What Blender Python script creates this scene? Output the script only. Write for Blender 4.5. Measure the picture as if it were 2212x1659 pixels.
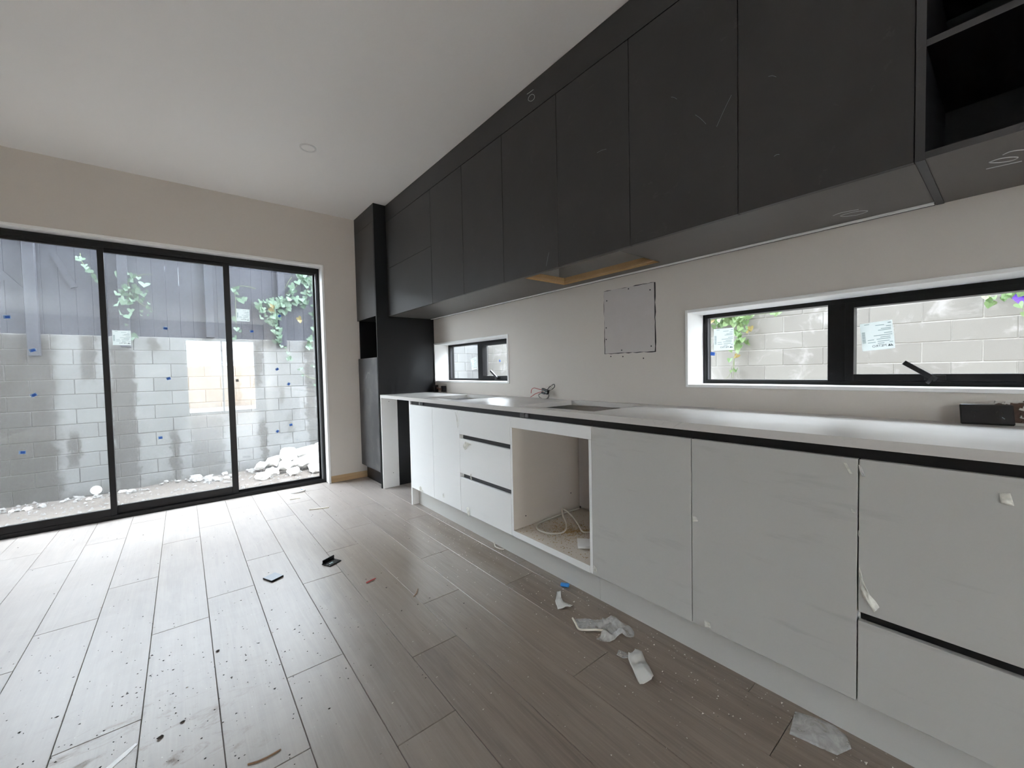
import bpy, bmesh, math, random
from mathutils import Vector, Matrix, noise as mnoise

for _o in list(bpy.data.objects):
    bpy.data.objects.remove(_o)
SC = bpy.context.scene
COL = SC.collection
random.seed(11)

# ------------------------------------------------------------------ camera
CAMZ = 1.1103
Fv = Vector((0.62902871, 0.7766106, -0.03462454))
Rv = Vector((0.77644218, -0.62983425, -0.02112744))
Uv = Vector((0.03821552, 0.01359418, 0.99917705))
cd = bpy.data.cameras.new('camera')
cd.sensor_fit = 'HORIZONTAL'
cd.sensor_width = 36.0
cd.lens = 878.5188 / 2212 * 36.0
cd.clip_start = 0.02
cam = bpy.data.objects.new('camera', cd)
COL.objects.link(cam)
m = Matrix((Rv, Uv, -Fv)).transposed().to_4x4()
m.translation = (0, 0, CAMZ)
cam.matrix_world = m
SC.camera = cam

# ------------------------------------------------------------------ sky (bright overcast) and exposure
SKY = 19.0
w = bpy.data.worlds.new('sky')
SC.world = w
w.use_nodes = True
bg = w.node_tree.nodes['Background']
bg.inputs['Color'].default_value = (0.85, 0.905, 1.0, 1)
bg.inputs['Strength'].default_value = SKY
SC.view_settings.view_transform = 'Standard'
SC.view_settings.look = 'None'
SC.view_settings.exposure = 0.36
SC.view_settings.gamma = 1.0
SC.view_settings.use_curve_mapping = False
SC.cycles.max_bounces = 12
SC.cycles.diffuse_bounces = 8
SC.cycles.glossy_bounces = 4
SC.cycles.transparent_max_bounces = 14
SC.cycles.sample_clamp_indirect = 24.0
SC.cycles.caustics_reflective = False
SC.cycles.caustics_refractive = False

# ------------------------------------------------------------------ dimensions (metres)
XW, YB, ZC = 2.047, 4.345, 2.701          # kitchen wall, sliding-door wall, ceiling
XU, ZU = 1.563, 1.650                     # upper doors: front face, underside
XT, YT = 1.446, 3.797                     # tall cabinet: front face, side face
XD, XK = 1.456, 1.515                     # base doors, kickboard
XL, YN = -3.35, -6.0                       # unseen walls
YO, XO = 7.962, 5.725                     # garden block walls
ZG = -0.47                                # garden ground

# ------------------------------------------------------------------ node helpers
class T:
    def __init__(s, name):
        s.m = bpy.data.materials.new(name)
        s.m.use_nodes = True
        s.nt = s.m.node_tree
        s.b = s.nt.nodes['Principled BSDF']
        s.out = s.nt.nodes['Material Output']
    def n(s, t, **k):
        nd = s.nt.nodes.new(t)
        for a, v in k.items():
            setattr(nd, a, v)
        return nd
    def put(s, sock, v):
        if isinstance(v, bpy.types.NodeSocket):
            s.nt.links.new(v, sock)
        elif isinstance(v, (tuple, list)) and len(v) == 3 and sock.type == 'RGBA':
            sock.default_value = (*v, 1)
        else:
            sock.default_value = v
    def pos(s):
        return s.n('ShaderNodeNewGeometry').outputs['Position']
    def obj(s):
        return s.n('ShaderNodeTexCoord').outputs['Object']
    def rnd(s):
        return s.n('ShaderNodeObjectInfo').outputs['Random']
    def vmath(s, op, a, b):
        nd = s.n('ShaderNodeVectorMath', operation=op)
        s.put(nd.inputs[0], a); s.put(nd.inputs[1], b)
        return nd.outputs[0]
    def scale(s, v, sc):
        return s.vmath('MULTIPLY', v, sc)
    def noise(s, v, sc=1.0, det=4.0, rough=0.55, dist=0.0):
        nd = s.n('ShaderNodeTexNoise')
        s.put(nd.inputs['Vector'], v)
        nd.inputs['Scale'].default_value = sc
        nd.inputs['Detail'].default_value = det
        nd.inputs['Roughness'].default_value = rough
        nd.inputs['Distortion'].default_value = dist
        return nd.outputs[0]
    def math(s, op, a, b=0.0, c=None, clamp=False):
        nd = s.n('ShaderNodeMath', operation=op, use_clamp=clamp)
        s.put(nd.inputs[0], a); s.put(nd.inputs[1], b)
        if c is not None:
            s.put(nd.inputs[2], c)
        return nd.outputs[0]
    def rng(s, v, a, b, c=0.0, d=1.0, smooth=False):
        nd = s.n('ShaderNodeMapRange')
        if smooth:
            nd.interpolation_type = 'SMOOTHSTEP'
        s.put(nd.inputs[0], v)
        for i, q in enumerate((a, b, c, d)):
            nd.inputs[i + 1].default_value = q
        return nd.outputs[0]
    def mix(s, f, a, b, mode='MIX'):
        nd = s.n('ShaderNodeMix', data_type='RGBA', blend_type=mode)
        s.put(nd.inputs[0], f); s.put(nd.inputs[6], a); s.put(nd.inputs[7], b)
        return nd.outputs[2]
    def sep(s, v):
        nd = s.n('ShaderNodeSeparateXYZ')
        s.put(nd.inputs[0], v)
        return nd.outputs
    def bump(s, h, st=0.2, d=0.002):
        nd = s.n('ShaderNodeBump')
        nd.inputs['Strength'].default_value = st
        nd.inputs['Distance'].default_value = d
        s.put(nd.inputs['Height'], h)
        s.put(s.b.inputs['Normal'], nd.outputs[0])
    def set(s, **k):
        for a, v in k.items():
            s.put(s.b.inputs[a.replace('_', ' ')], v)
        return s

MATS = {}
def flat(name, col, rough=0.5, var=0.0, nsc=6.0, spec=0.5, metal=0.0):
    t = T(name)
    if var:
        f = t.noise(t.obj(), nsc, 5)
        c = t.mix(f, tuple(q * (1 - var) for q in col), tuple(min(1, q * (1 + var)) for q in col))
    else:
        c = col
    t.set(Base_Color=c, Roughness=rough, Metallic=metal)
    t.b.inputs['Specular IOR Level'].default_value = spec
    MATS[name] = t.m
    return t

flat('wall_paint', (0.595, 0.555, 0.508), 0.75, 0.025, 1.2)
flat('ceiling_paint', (0.93, 0.92, 0.905), 0.85, 0.015, 0.8)
flat('white_trim', (0.80, 0.80, 0.79), 0.45, 0.02, 3)
flat('white_board', (0.80, 0.80, 0.79), 0.38, 0.02, 4)
flat('carcass_cream', (0.58, 0.525, 0.46), 0.5, 0.03, 4)
flat('black_metal', (0.006, 0.006, 0.0065), 0.35, 0.2, 30, spec=0.25)
flat('black_plastic', (0.006, 0.006, 0.007), 0.25, spec=0.5)
flat('channel_black', (0.008, 0.0075, 0.0095), 0.3, spec=0.35)
flat('red_wire', (0.40, 0.02, 0.02), 0.4)
flat('white_wire', (0.62, 0.59, 0.52), 0.5)
flat('black_wire', (0.02, 0.02, 0.02), 0.45)
flat('copper', (0.45, 0.20, 0.10), 0.4, metal=0.6)
flat('chipboard', (0.50, 0.34, 0.17), 0.85, 0.35, 260)
flat('blue_tape', (0.03, 0.13, 0.52), 0.6, 0.15, 60)
flat('blue_tape_pale', (0.30, 0.48, 0.75), 0.6)
flat('blue_bit', (0.04, 0.24, 0.62), 0.5)
flat('dark_gap', (0.02, 0.019, 0.018), 0.8)
flat('grey_plate', (0.20, 0.23, 0.27), 0.35)
flat('red_stick', (0.42, 0.05, 0.05), 0.5)
flat('ink', (0.06, 0.09, 0.10), 0.7)
flat('ink_pale', (0.34, 0.42, 0.43), 0.7)
flat('chalk', (0.55, 0.56, 0.56), 0.9)
flat('gypsum_core', (0.62, 0.60, 0.56), 0.9, 0.1, 60)
flat('brick_core', (0.11, 0.07, 0.052), 0.9, 0.6, 90)
flat('screw_dark', (0.03, 0.03, 0.03), 0.5)
flat('duct_tape', (0.10, 0.10, 0.105), 0.45, 0.3, 80)
flat('wood_sliver', (0.22, 0.12, 0.06), 0.7, 0.4, 60)
flat('cream_strip', (0.70, 0.66, 0.56), 0.6, 0.1, 30)
flat('mortar', (0.19, 0.186, 0.18), 0.95, 0.2, 40)
flat('mortar_lit', (0.36, 0.35, 0.33), 0.95, 0.2, 40)  # paler mortar paints in the lit top edges of the side wall joints
flat('purple_petal', (0.10, 0.03, 0.40), 0.6)
flat('stem_green', (0.17, 0.22, 0.09), 0.7, 0.3, 20)
flat('sawdust', (0.42, 0.29, 0.13), 0.95)
flat('crumb_dark', (0.06, 0.05, 0.045), 0.9)
flat('crumb_pale', (0.62, 0.58, 0.52), 0.9)
flat('sealant', (0.03, 0.03, 0.035), 0.5)
flat('silver_bead', (0.88, 0.88, 0.87), 0.5)
flat('added_block_pale', (0.80, 0.79, 0.77), 0.9, 0.05, 1)
flat('shade_block_dark', (0.10, 0.10, 0.105), 0.8)
flat('patio', (0.78, 0.76, 0.73), 0.9, 0.15, 3)
flat('warm_wall', (0.62, 0.43, 0.27), 0.8, 0.25, 1.3)
flat('roof_slab', (0.5, 0.5, 0.5), 0.9)

# pine bottom plate
t = T('pine'); p = t.pos()
f = t.noise(t.scale(p, (3, 3, 90)), 1.0, 5, 0.6, 0.6)
t.set(Base_Color=t.mix(f, (0.36, 0.22, 0.10), (0.66, 0.48, 0.28)), Roughness=0.7); MATS['pine'] = t.m

# white lacquer doors, some with faint smears of film glue
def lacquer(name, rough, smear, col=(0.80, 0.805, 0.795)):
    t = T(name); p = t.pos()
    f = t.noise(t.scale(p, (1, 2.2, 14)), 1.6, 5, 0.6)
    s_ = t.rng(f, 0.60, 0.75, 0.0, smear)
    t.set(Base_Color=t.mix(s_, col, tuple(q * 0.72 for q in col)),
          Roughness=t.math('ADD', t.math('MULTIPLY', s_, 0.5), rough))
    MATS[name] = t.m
lacquer('lacquer', 0.20, 0.10)
lacquer('lacquer_film_dim', 0.42, 0.40, (0.485, 0.48, 0.455))  # filmed doors; white darkened to paint in the dimmer light at this end
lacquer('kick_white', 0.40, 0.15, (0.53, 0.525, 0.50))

# charcoal melamine with fine scratches and handling dust
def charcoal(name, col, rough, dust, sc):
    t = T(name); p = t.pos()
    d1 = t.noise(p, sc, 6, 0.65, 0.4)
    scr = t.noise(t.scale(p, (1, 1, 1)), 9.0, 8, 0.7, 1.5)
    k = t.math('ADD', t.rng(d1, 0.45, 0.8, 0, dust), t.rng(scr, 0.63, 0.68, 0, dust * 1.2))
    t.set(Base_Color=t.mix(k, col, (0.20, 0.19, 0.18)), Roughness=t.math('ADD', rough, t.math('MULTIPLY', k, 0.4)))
    t.b.inputs['Specular IOR Level'].default_value = 0.32
    MATS[name] = t.m
charcoal('charcoal', (0.042, 0.0405, 0.0385), 0.42, 0.07, 2.2)
charcoal('charcoal_smooth', (0.009, 0.0095, 0.011), 0.33, 0.01, 1.5)
charcoal('charcoal_dusty', (0.055, 0.054, 0.054), 0.45, 0.22, 3.5)
charcoal('charcoal_scuffed', (0.050, 0.050, 0.051), 0.45, 0.75, 4.5)
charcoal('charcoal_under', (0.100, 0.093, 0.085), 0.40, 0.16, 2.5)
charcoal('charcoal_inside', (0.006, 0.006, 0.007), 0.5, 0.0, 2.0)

# marbled white stone
t = T('stone'); p = t.pos()
v = t.noise(t.scale(p, (3.0, 1.6, 3.0)), 1.2, 4, 0.5, 1.2)
vein = t.math('ABSOLUTE', t.math('SUBTRACT', v, 0.5))
k = t.math('MULTIPLY', t.rng(vein, 0.0, 0.006, 1.0, 0.0), t.rng(t.noise(p, 2.3, 3), 0.50, 0.70, 0, 0.6))
cl = t.noise(t.scale(p, (4, 1.0, 4)), 1.4, 4)
t.set(Base_Color=t.mix(k, t.mix(cl, (0.55, 0.53, 0.505), (0.60, 0.58, 0.555)), (0.40, 0.39, 0.38)),
      Roughness=t.rng(t.noise(t.scale(p, (6, 1.2, 6)), 1.5, 4), 0.3, 0.7, 0.29, 0.36)); MATS['stone'] = t.m

# plasterboard patch
t = T('plasterboard'); p = t.pos()
t.set(Base_Color=t.mix(t.noise(p, 9, 6), (0.47, 0.44, 0.425), (0.55, 0.52, 0.505)), Roughness=0.85); MATS['plasterboard'] = t.m

# oak laminate planks under building dust
t = T('oak_plank'); p = t.pos(); r = t.rnd()
off = t.n('ShaderNodeCombineXYZ'); t.put(off.inputs[0], t.math('MULTIPLY', r, 37.0)); t.put(off.inputs[1], t.math('MULTIPLY', r, 91.0))
q = t.vmath('ADD', p, off.outputs[0])
g1 = t.noise(t.scale(q, (22, 1.5, 1)), 1.0, 6, 0.62, 0.9)
g2 = t.noise(t.scale(q, (150, 5, 1)), 1.0, 3, 0.6)
base = t.mix(t.rng(g1, 0.28, 0.72), (0.125, 0.092, 0.066), (0.235, 0.186, 0.144))
base = t.mix(t.math('MULTIPLY', t.rng(g2, 0.45, 0.75), 0.35), base, (0.31, 0.26, 0.21))
kn = t.noise(t.scale(q, (9, 1.6, 1)), 1.0, 3, 0.5, 0.5)
base = t.mix(t.rng(kn, 0.66, 0.78, 0, 0.75), base, (0.060, 0.048, 0.040))
base = t.mix(t.math('MULTIPLY', r, 0.22), base, (0.31, 0.26, 0.21))
d1 = t.noise(t.scale(p, (1.1, 1, 1)), 1.7, 9, 0.68, 0.8)
d2 = t.noise(p, 5.0, 7, 0.7, 0.5)
ps = t.sep(p)
dust_sheen = t.math('MULTIPLY', t.rng(ps[0], 0.25, 0.95, 1.0, 0.0, True), t.rng(ps[1], 0.6, 1.7, 0.45, 1.0, True))
far = t.rng(ps[1], 1.9, 3.6, 0.0, 0.95, True)
reg = t.math('MAXIMUM', dust_sheen, far)  # extra dust at left and near door also paints the door's bright reflection
dust = t.math('MULTIPLY', t.rng(d1, 0.25, 0.75, 0.55, 1.0), t.math('ADD', t.math('MULTIPLY', reg, 0.56), 0.10))
dust = t.math('MULTIPLY', dust, t.rng(d2, 0.25, 0.75, 0.80, 1.0))
base = t.mix(dust, base, (0.49, 0.46, 0.445))
# muddy tread marks where people come in
mm = t.noise(t.scale(p, (7.0, 15.0, 1)), 1.0, 9, 0.75, 0.8)
mreg = t.math('MULTIPLY', t.rng(ps[0], -0.1, 0.35, 1, 0, True), t.math('MULTIPLY', t.rng(ps[1], 1.60, 2.05, 1, 0, True), t.rng(ps[1], 0.2, 0.9, 0, 1, True)))
mud = t.math('MULTIPLY', t.rng(mm, 0.54, 0.66, 0, 0.85), mreg)
base = t.mix(mud, base, (0.20, 0.15, 0.115))
sp = t.noise(p, 95, 2, 0.5)
base = t.mix(t.rng(sp, 0.735, 0.77, 0, 0.55), base, (0.62, 0.57, 0.50))
sp2 = t.noise(t.vmath('ADD', p, (7.3, 1.1, 0)), 70, 2, 0.5)
base = t.mix(t.rng(sp2, 0.74, 0.77, 0, 0.6), base, (0.05, 0.04, 0.035))
t.set(Base_Color=base, Roughness=t.math('ADD', 0.285, t.math('MULTIPLY', t.math('MAXIMUM', t.math('MULTIPLY', dust, 0.45), mud), 0.45)))
t.b.inputs['IOR'].default_value = 1.50
t.bump(g2, 0.12, 0.0008)
MATS['oak_plank'] = t.m
flat('floor_base', (0.09, 0.075, 0.06), 0.9)

# concrete blocks: per-block tone, white bloom, damp streaks running down from the fence posts
def blockmat(name, lo, hi, bloom, streaks, axis):
    t = T(name); p = t.pos(); r = t.rnd(); ps = t.sep(p)
    c = t.mix(r, lo, hi)
    c = t.mix(t.math('MULTIPLY', t.noise(p, 60, 4, 0.7), 0.5), c, tuple(q * 0.8 for q in lo))
    bl = t.noise(p, 2.6, 8, 0.65, 0.7)
    c = t.mix(t.rng(bl, 0.54, 0.66, 0, bloom), c, (0.46, 0.45, 0.44))
    wob = t.math('MULTIPLY', t.math('SUBTRACT', t.noise(p, 9.0, 6, 0.7), 0.5), 0.30)
    tot = None
    for cx, hw, z0, z1, st in streaks:
        dx = t.math('ABSOLUTE', t.math('SUBTRACT', t.math('ADD', ps[axis], wob), cx))
        e = t.math('MULTIPLY', t.rng(dx, hw * 0.9, hw * 1.12, st, 0.0), t.rng(t.math('ADD', ps[2], wob), z0, z0 + 0.08, 0, 1))
        e = t.math('MULTIPLY', e, t.rng(t.math('ADD', ps[2], wob), z1 - 0.1, z1, 1, 0))
        tot = e if tot is None else t.math('MAXIMUM', tot, e)
    if tot is not None:
        c = t.mix(tot, c, (0.070, 0.066, 0.058))
    t.set(Base_Color=c, Roughness=0.92)
    t.bump(t.noise(p, 110, 4, 0.7), 0.35, 0.003)
    MATS[name] = t.m
blockmat('block_far', (0.170, 0.172, 0.170), (0.212, 0.215, 0.212), 0.10,
         [(-1.72, 0.42, -0.6, 1.75, 1.0), (-0.99, 0.07, 1.05, 1.75, 0.85), (-0.65, 0.125, -0.6, 1.6, 0.85), (-0.31, 0.06, 1.45, 1.75, 0.8),
          (0.28, 0.20, -0.55, 0.55, 0.75), (-0.12, 0.055, -0.5, 0.35, 0.8), (1.79, 0.085, -0.2, 1.75, 0.75), (1.03, 0.05, -0.4, 0.4, 0.75),
          (-1.16, 0.05, -0.1, 0.45, 0.8), (1.25, 0.25, 1.55, 1.75, 0.6), (0.98, 0.05, 0.9, 1.75, 0.7), (0.70, 0.03, 0.6, 1.2, 0.5), (0.5, 2.5, -0.6, -0.36, 0.55),
          (1.33, 0.05, 0.6, 0.95, 0.5), (1.45, 0.05, 0.0, 0.5, 0.5)], 0)
blockmat('block_side', (0.185, 0.176, 0.160), (0.225, 0.216, 0.197), 0.40, [], 1)

# stained black paling fence
t = T('fence_black'); p = t.pos()
f = t.noise(t.scale(p, (26, 26, 1.3)), 1.0, 6, 0.6, 0.4)
f2 = t.noise(p, 3.0, 6, 0.65, 1.0)
c = t.mix(f, (0.022, 0.024, 0.033), (0.048, 0.051, 0.065))
c = t.mix(t.rng(f2, 0.55, 0.75, 0, 0.35), c, (0.085, 0.09, 0.105))
t.set(Base_Color=t.mix(t.math('MULTIPLY', t.rnd(), 0.35), c, (0.055, 0.058, 0.07)), Roughness=0.75); MATS['fence_black'] = t.m

# soil with stone dust
t = T('soil'); p = t.pos()
a = t.noise(p, 2.2, 9, 0.7, 0.6); b_ = t.noise(p, 26, 5, 0.7)
c = t.mix(a, (0.055, 0.042, 0.034), (0.150, 0.130, 0.110))
c = t.mix(t.rng(b_, 0.58, 0.66, 0, 0.6), c, (0.22, 0.205, 0.19))
t.set(Base_Color=c, Roughness=0.95); t.bump(b_, 0.8, 0.02); MATS['soil'] = t.m

# plaster rubble
t = T('rubble'); p = t.pos()
t.set(Base_Color=t.mix(t.noise(p, 5, 6, 0.65), (0.50, 0.485, 0.455), (0.80, 0.79, 0.77)), Roughness=0.95)
t.bump(t.noise(p, 30, 5), 0.6, 0.01); MATS['rubble'] = t.m
t = T('rubble_grey'); p = t.pos()
t.set(Base_Color=t.mix(t.noise(p, 9, 6, 0.65), (0.13, 0.125, 0.118), (0.27, 0.26, 0.25)), Roughness=0.95); MATS['rubble_grey'] = t.m

# leaves
def leafmat(name, a, b):
    t = T(name)
    c = t.mix(t.rnd(), a, b)
    t.set(Base_Color=c, Roughness=0.45)
    tr = t.n('ShaderNodeBsdfTranslucent'); t.put(tr.inputs[0], c)
    mx = t.n('ShaderNodeMixShader'); mx.inputs[0].default_value = 0.35
    t.nt.links.new(t.b.outputs[0], mx.inputs[1]); t.nt.links.new(tr.outputs[0], mx.inputs[2])
    t.nt.links.new(mx.outputs[0], t.out.inputs[0]); MATS[name] = t.m
leafmat('leaf_green', (0.075, 0.135, 0.080), (0.18, 0.27, 0.19))
leafmat('leaf_bright', (0.09, 0.17, 0.05), (0.22, 0.32, 0.14))
leafmat('leaf_yellow', (0.20, 0.18, 0.05), (0.28, 0.20, 0.07))

# thin sheets: glass, film, paper
def glassmat(name, tint, f0, dust, dscale):
    t = T(name)
    lw = t.n('ShaderNodeLayerWeight'); lw.inputs[0].default_value = 0.5
    fr = t.math('ADD', t.math('MULTIPLY', t.math('POWER', lw.outputs['Facing'], 5.0), 1 - f0), f0)
    tr = t.n('ShaderNodeBsdfTransparent'); t.put(tr.inputs[0], tint)
    gl = t.n('ShaderNodeBsdfGlossy'); gl.inputs['Roughness'].default_value = 0.0
    mx = t.n('ShaderNodeMixShader'); t.put(mx.inputs[0], fr)
    t.nt.links.new(tr.outputs[0], mx.inputs[1]); t.nt.links.new(gl.outputs[0], mx.inputs[2])
    last = mx.outputs[0]
    if dust:
        p = t.pos()
        d = t.math('ADD', t.rng(t.noise(t.scale(p, (2.5, 1, 1.0)), dscale, 7, 0.65, 0.5), 0.3, 0.75, dust * 0.35, dust),
                   t.rng(t.noise(t.scale(p, (34, 34, 2.5)), 1.0, 6, 0.7, 1.0), 0.60, 0.74, 0.0, dust * 1.1))
        df = t.n('ShaderNodeBsdfDiffuse'); t.put(df.inputs[0], (0.72, 0.75, 0.78))
        tl = t.n('ShaderNodeBsdfTranslucent'); t.put(tl.inputs[0], (0.80, 0.83, 0.86))
        m2 = t.n('ShaderNodeMixShader'); m2.inputs[0].default_value = 0.6
        t.nt.links.new(df.outputs[0], m2.inputs[1]); t.nt.links.new(tl.outputs[0], m2.inputs[2])
        m3 = t.n('ShaderNodeMixShader'); t.put(m3.inputs[0], d)
        t.nt.links.new(last, m3.inputs[1]); t.nt.links.new(m2.outputs[0], m3.inputs[2])
        last = m3.outputs[0]
    t.nt.links.new(last, t.out.inputs[0]); MATS[name] = t.m
glassmat('glass', (0.95, 0.97, 0.965), 0.045, 0.0, 1)
glassmat('glass_dusty', (0.93, 0.955, 0.95), 0.06, 0.026, 1.5)
glassmat('glass_smeared', (0.94, 0.965, 0.96), 0.07, 0.026, 2.0)
glassmat('glass_clear', (0.95, 0.97, 0.965), 0.07, 0.015, 2.0)

def sheetmat(name, col, alpha, trans, rough=0.3):
    t = T(name); p = t.obj()
    t.set(Base_Color=col, Roughness=rough)
    tl = t.n('ShaderNodeBsdfTranslucent'); t.put(tl.inputs[0], col)
    m1 = t.n('ShaderNodeMixShader'); m1.inputs[0].default_value = trans
    t.nt.links.new(t.b.outputs[0], m1.inputs[1]); t.nt.links.new(tl.outputs[0], m1.inputs[2])
    last = m1.outputs[0]
    if alpha < 1:
        tp = t.n('ShaderNodeBsdfTransparent')
        m2 = t.n('ShaderNodeMixShader')
        t.put(m2.inputs[0], t.rng(t.noise(p, 22, 5, 0.6, 1.0), 0.3, 0.7, alpha * 0.6, min(1, alpha * 1.4)))
        t.nt.links.new(tp.outputs[0], m2.inputs[1]); t.nt.links.new(last, m2.inputs[2]); last = m2.outputs[0]
    t.nt.links.new(last, t.out.inputs[0]); MATS[name] = t.m
sheetmat('label_paper', (0.76, 0.79, 0.78), 1.0, 0.42, 0.5)
sheetmat('sticker_white', (0.93, 0.93, 0.93), 1.0, 0.75, 0.4)
sheetmat('scrap_paper', (0.70, 0.69, 0.66), 1.0, 0.25, 0.7)
sheetmat('film_clear', (0.78, 0.78, 0.77), 0.34, 0.2, 0.18)
sheetmat('film_milky', (0.74, 0.74, 0.73), 0.42, 0.2, 0.22)
sheetmat('film_scrap', (0.90, 0.89, 0.82), 0.55, 0.2, 0.3)

# ------------------------------------------------------------------ mesh helpers
WL = {}
CACHE = {}

def reg(o, parent, loc):
    loc = Vector(loc)
    WL[o.name] = loc
    COL.objects.link(o)
    if parent is not None:
        o.parent = parent
        o.location = loc - WL[parent.name]
    else:
        o.location = loc
    return o

def tag(o, label, cat, group=None, kind=None):
    o['label'] = label
    o['category'] = cat
    if group: o['group'] = group
    if kind: o['kind'] = kind
    return o

def root(name, label, cat, loc, group=None, kind=None):
    o = bpy.data.objects.new(name, None)
    o.empty_display_size = 0.05
    reg(o, None, loc)
    return tag(o, label, cat, group, kind)

def put(name, me, mat, parent=None, loc=(0, 0, 0)):
    if mat is not None and not me.materials:
        me.materials.append(MATS[mat])
    return reg(bpy.data.objects.new(name, me), parent, loc)

def boxmesh(dx, dy, dz, bev, mat):
    key = (round(dx, 4), round(dy, 4), round(dz, 4), bev, mat)
    if key in CACHE:
        return CACHE[key]
    bm = bmesh.new()
    bmesh.ops.create_cube(bm, size=1.0)
    for v in bm.verts:
        v.co = Vector((v.co.x * dx, v.co.y * dy, v.co.z * dz))
    if bev:
        bmesh.ops.bevel(bm, geom=list(bm.edges), offset=min(bev, 0.45 * min(dx, dy, dz)), segments=1, affect='EDGES')
    me = bpy.data.meshes.new('box'); bm.to_mesh(me); bm.free()
    me.materials.append(MATS[mat])
    CACHE[key] = me
    return me

def box(name, x0, x1, y0, y1, z0, z1, mat, parent=None, bev=0.0):
    x0, x1 = min(x0, x1), max(x0, x1); y0, y1 = min(y0, y1), max(y0, y1); z0, z1 = min(z0, z1), max(z0, z1)
    return reg(bpy.data.objects.new(name, boxmesh(x1 - x0, y1 - y0, z1 - z0, bev, mat)), parent,
               ((x0 + x1) / 2, (y0 + y1) / 2, (z0 + z1) / 2))

class MB:
    """collects shapes in world coordinates and links them as one mesh"""
    def __init__(s):
        s.v = []; s.f = []
    def add(s, vs, fs):
        o = len(s.v)
        s.v += [tuple(q) for q in vs]
        s.f += [tuple(i + o for i in f) for f in fs]
        return s
    def box(s, x0, x1, y0, y1, z0, z1):
        return s.add([(x, y, z) for x in (x0, x1) for y in (y0, y1) for z in (z0, z1)],
                     [(0, 1, 3, 2), (4, 6, 7, 5), (0, 4, 5, 1), (2, 3, 7, 6), (0, 2, 6, 4), (1, 5, 7, 3)])
    def obox(s, c, ax, ay, az, hx, hy, hz):
        c, ax, ay, az = Vector(c), Vector(ax).normalized(), Vector(ay).normalized(), Vector(az).normalized()
        return s.add([c + ax * (i * hx) + ay * (j * hy) + az * (k * hz) for i in (-1, 1) for j in (-1, 1) for k in (-1, 1)],
                     [(0, 1, 3, 2), (4, 6, 7, 5), (0, 4, 5, 1), (2, 3, 7, 6), (0, 2, 6, 4), (1, 5, 7, 3)])
    def cyl(s, c, axis, r, h, n=16, r2=None):
        c = Vector(c); a = Vector(axis).normalized()
        u = a.orthogonal().normalized(); w_ = a.cross(u)
        r2 = r if r2 is None else r2
        vs = []
        for i in range(n):
            t_ = 2 * math.pi * i / n
            d = u * math.cos(t_) + w_ * math.sin(t_)
            vs += [c + d * r, c + a * h + d * r2]
        fs = [(2 * i, 2 * ((i + 1) % n), 2 * ((i + 1) % n) + 1, 2 * i + 1) for i in range(n)]
        fs += [tuple(2 * i for i in reversed(range(n))), tuple(2 * i + 1 for i in range(n))]
        return s.add(vs, fs)
    def tube(s, pts, r, n=8, sub=6, r1=None):
        pts = [Vector(p) for p in pts]
        out = []
        for i in range(len(pts) - 1):
            p0 = pts[max(i - 1, 0)]; p1 = pts[i]; p2 = pts[i + 1]; p3 = pts[min(i + 2, len(pts) - 1)]
            for k in range(sub):
                q = k / sub
                out.append(0.5 * (2 * p1 + (p2 - p0) * q + (2 * p0 - 5 * p1 + 4 * p2 - p3) * q * q + (3 * p1 - p0 - 3 * p2 + p3) * q ** 3))
        out.append(pts[-1])
        vs = []; up = None
        for i, p in enumerate(out):
            d = (out[min(i + 1, len(out) - 1)] - out[max(i - 1, 0)]).normalized()
            u = d.orthogonal().normalized() if up is None else (up - d * up.dot(d)).normalized()
            up = u; w_ = d.cross(u)
            rr = r if r1 is None else r + (r1 - r) * i / (len(out) - 1)
            for k in range(n):
                a = 2 * math.pi * k / n
                vs.append(p + (u * math.cos(a) + w_ * math.sin(a)) * rr)
        fs = []
        for i in range(len(out) - 1):
            for k in range(n):
                fs.append((i * n + k, i * n + (k + 1) % n, (i + 1) * n + (k + 1) % n, (i + 1) * n + k))
        fs += [tuple(reversed(range(n))), tuple((len(out) - 1) * n + k for k in range(n))]
        return s.add(vs, fs)
    def build(s, name, mat, parent=None, smooth=False, bev=0.0):
        lo = [min(v[i] for v in s.v) for i in range(3)]; hi = [max(v[i] for v in s.v) for i in range(3)]
        c = Vector([(a + b) / 2 for a, b in zip(lo, hi)])
        me = bpy.data.meshes.new(name)
        me.from_pydata([tuple(Vector(v) - c) for v in s.v], [], s.f)
        me.update()
        bm = bmesh.new(); bm.from_mesh(me)
        bmesh.ops.recalc_face_normals(bm, faces=bm.faces)
        if bev:
            bmesh.ops.bevel(bm, geom=[e for e in bm.edges if len(e.link_faces) == 2 and e.calc_face_angle(0) > 0.5], offset=bev, segments=1, affect='EDGES')
        bm.to_mesh(me); bm.free()
        if smooth:
            for p_ in me.polygons: p_.use_smooth = True
        return put(name, me, mat, parent, c)

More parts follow.
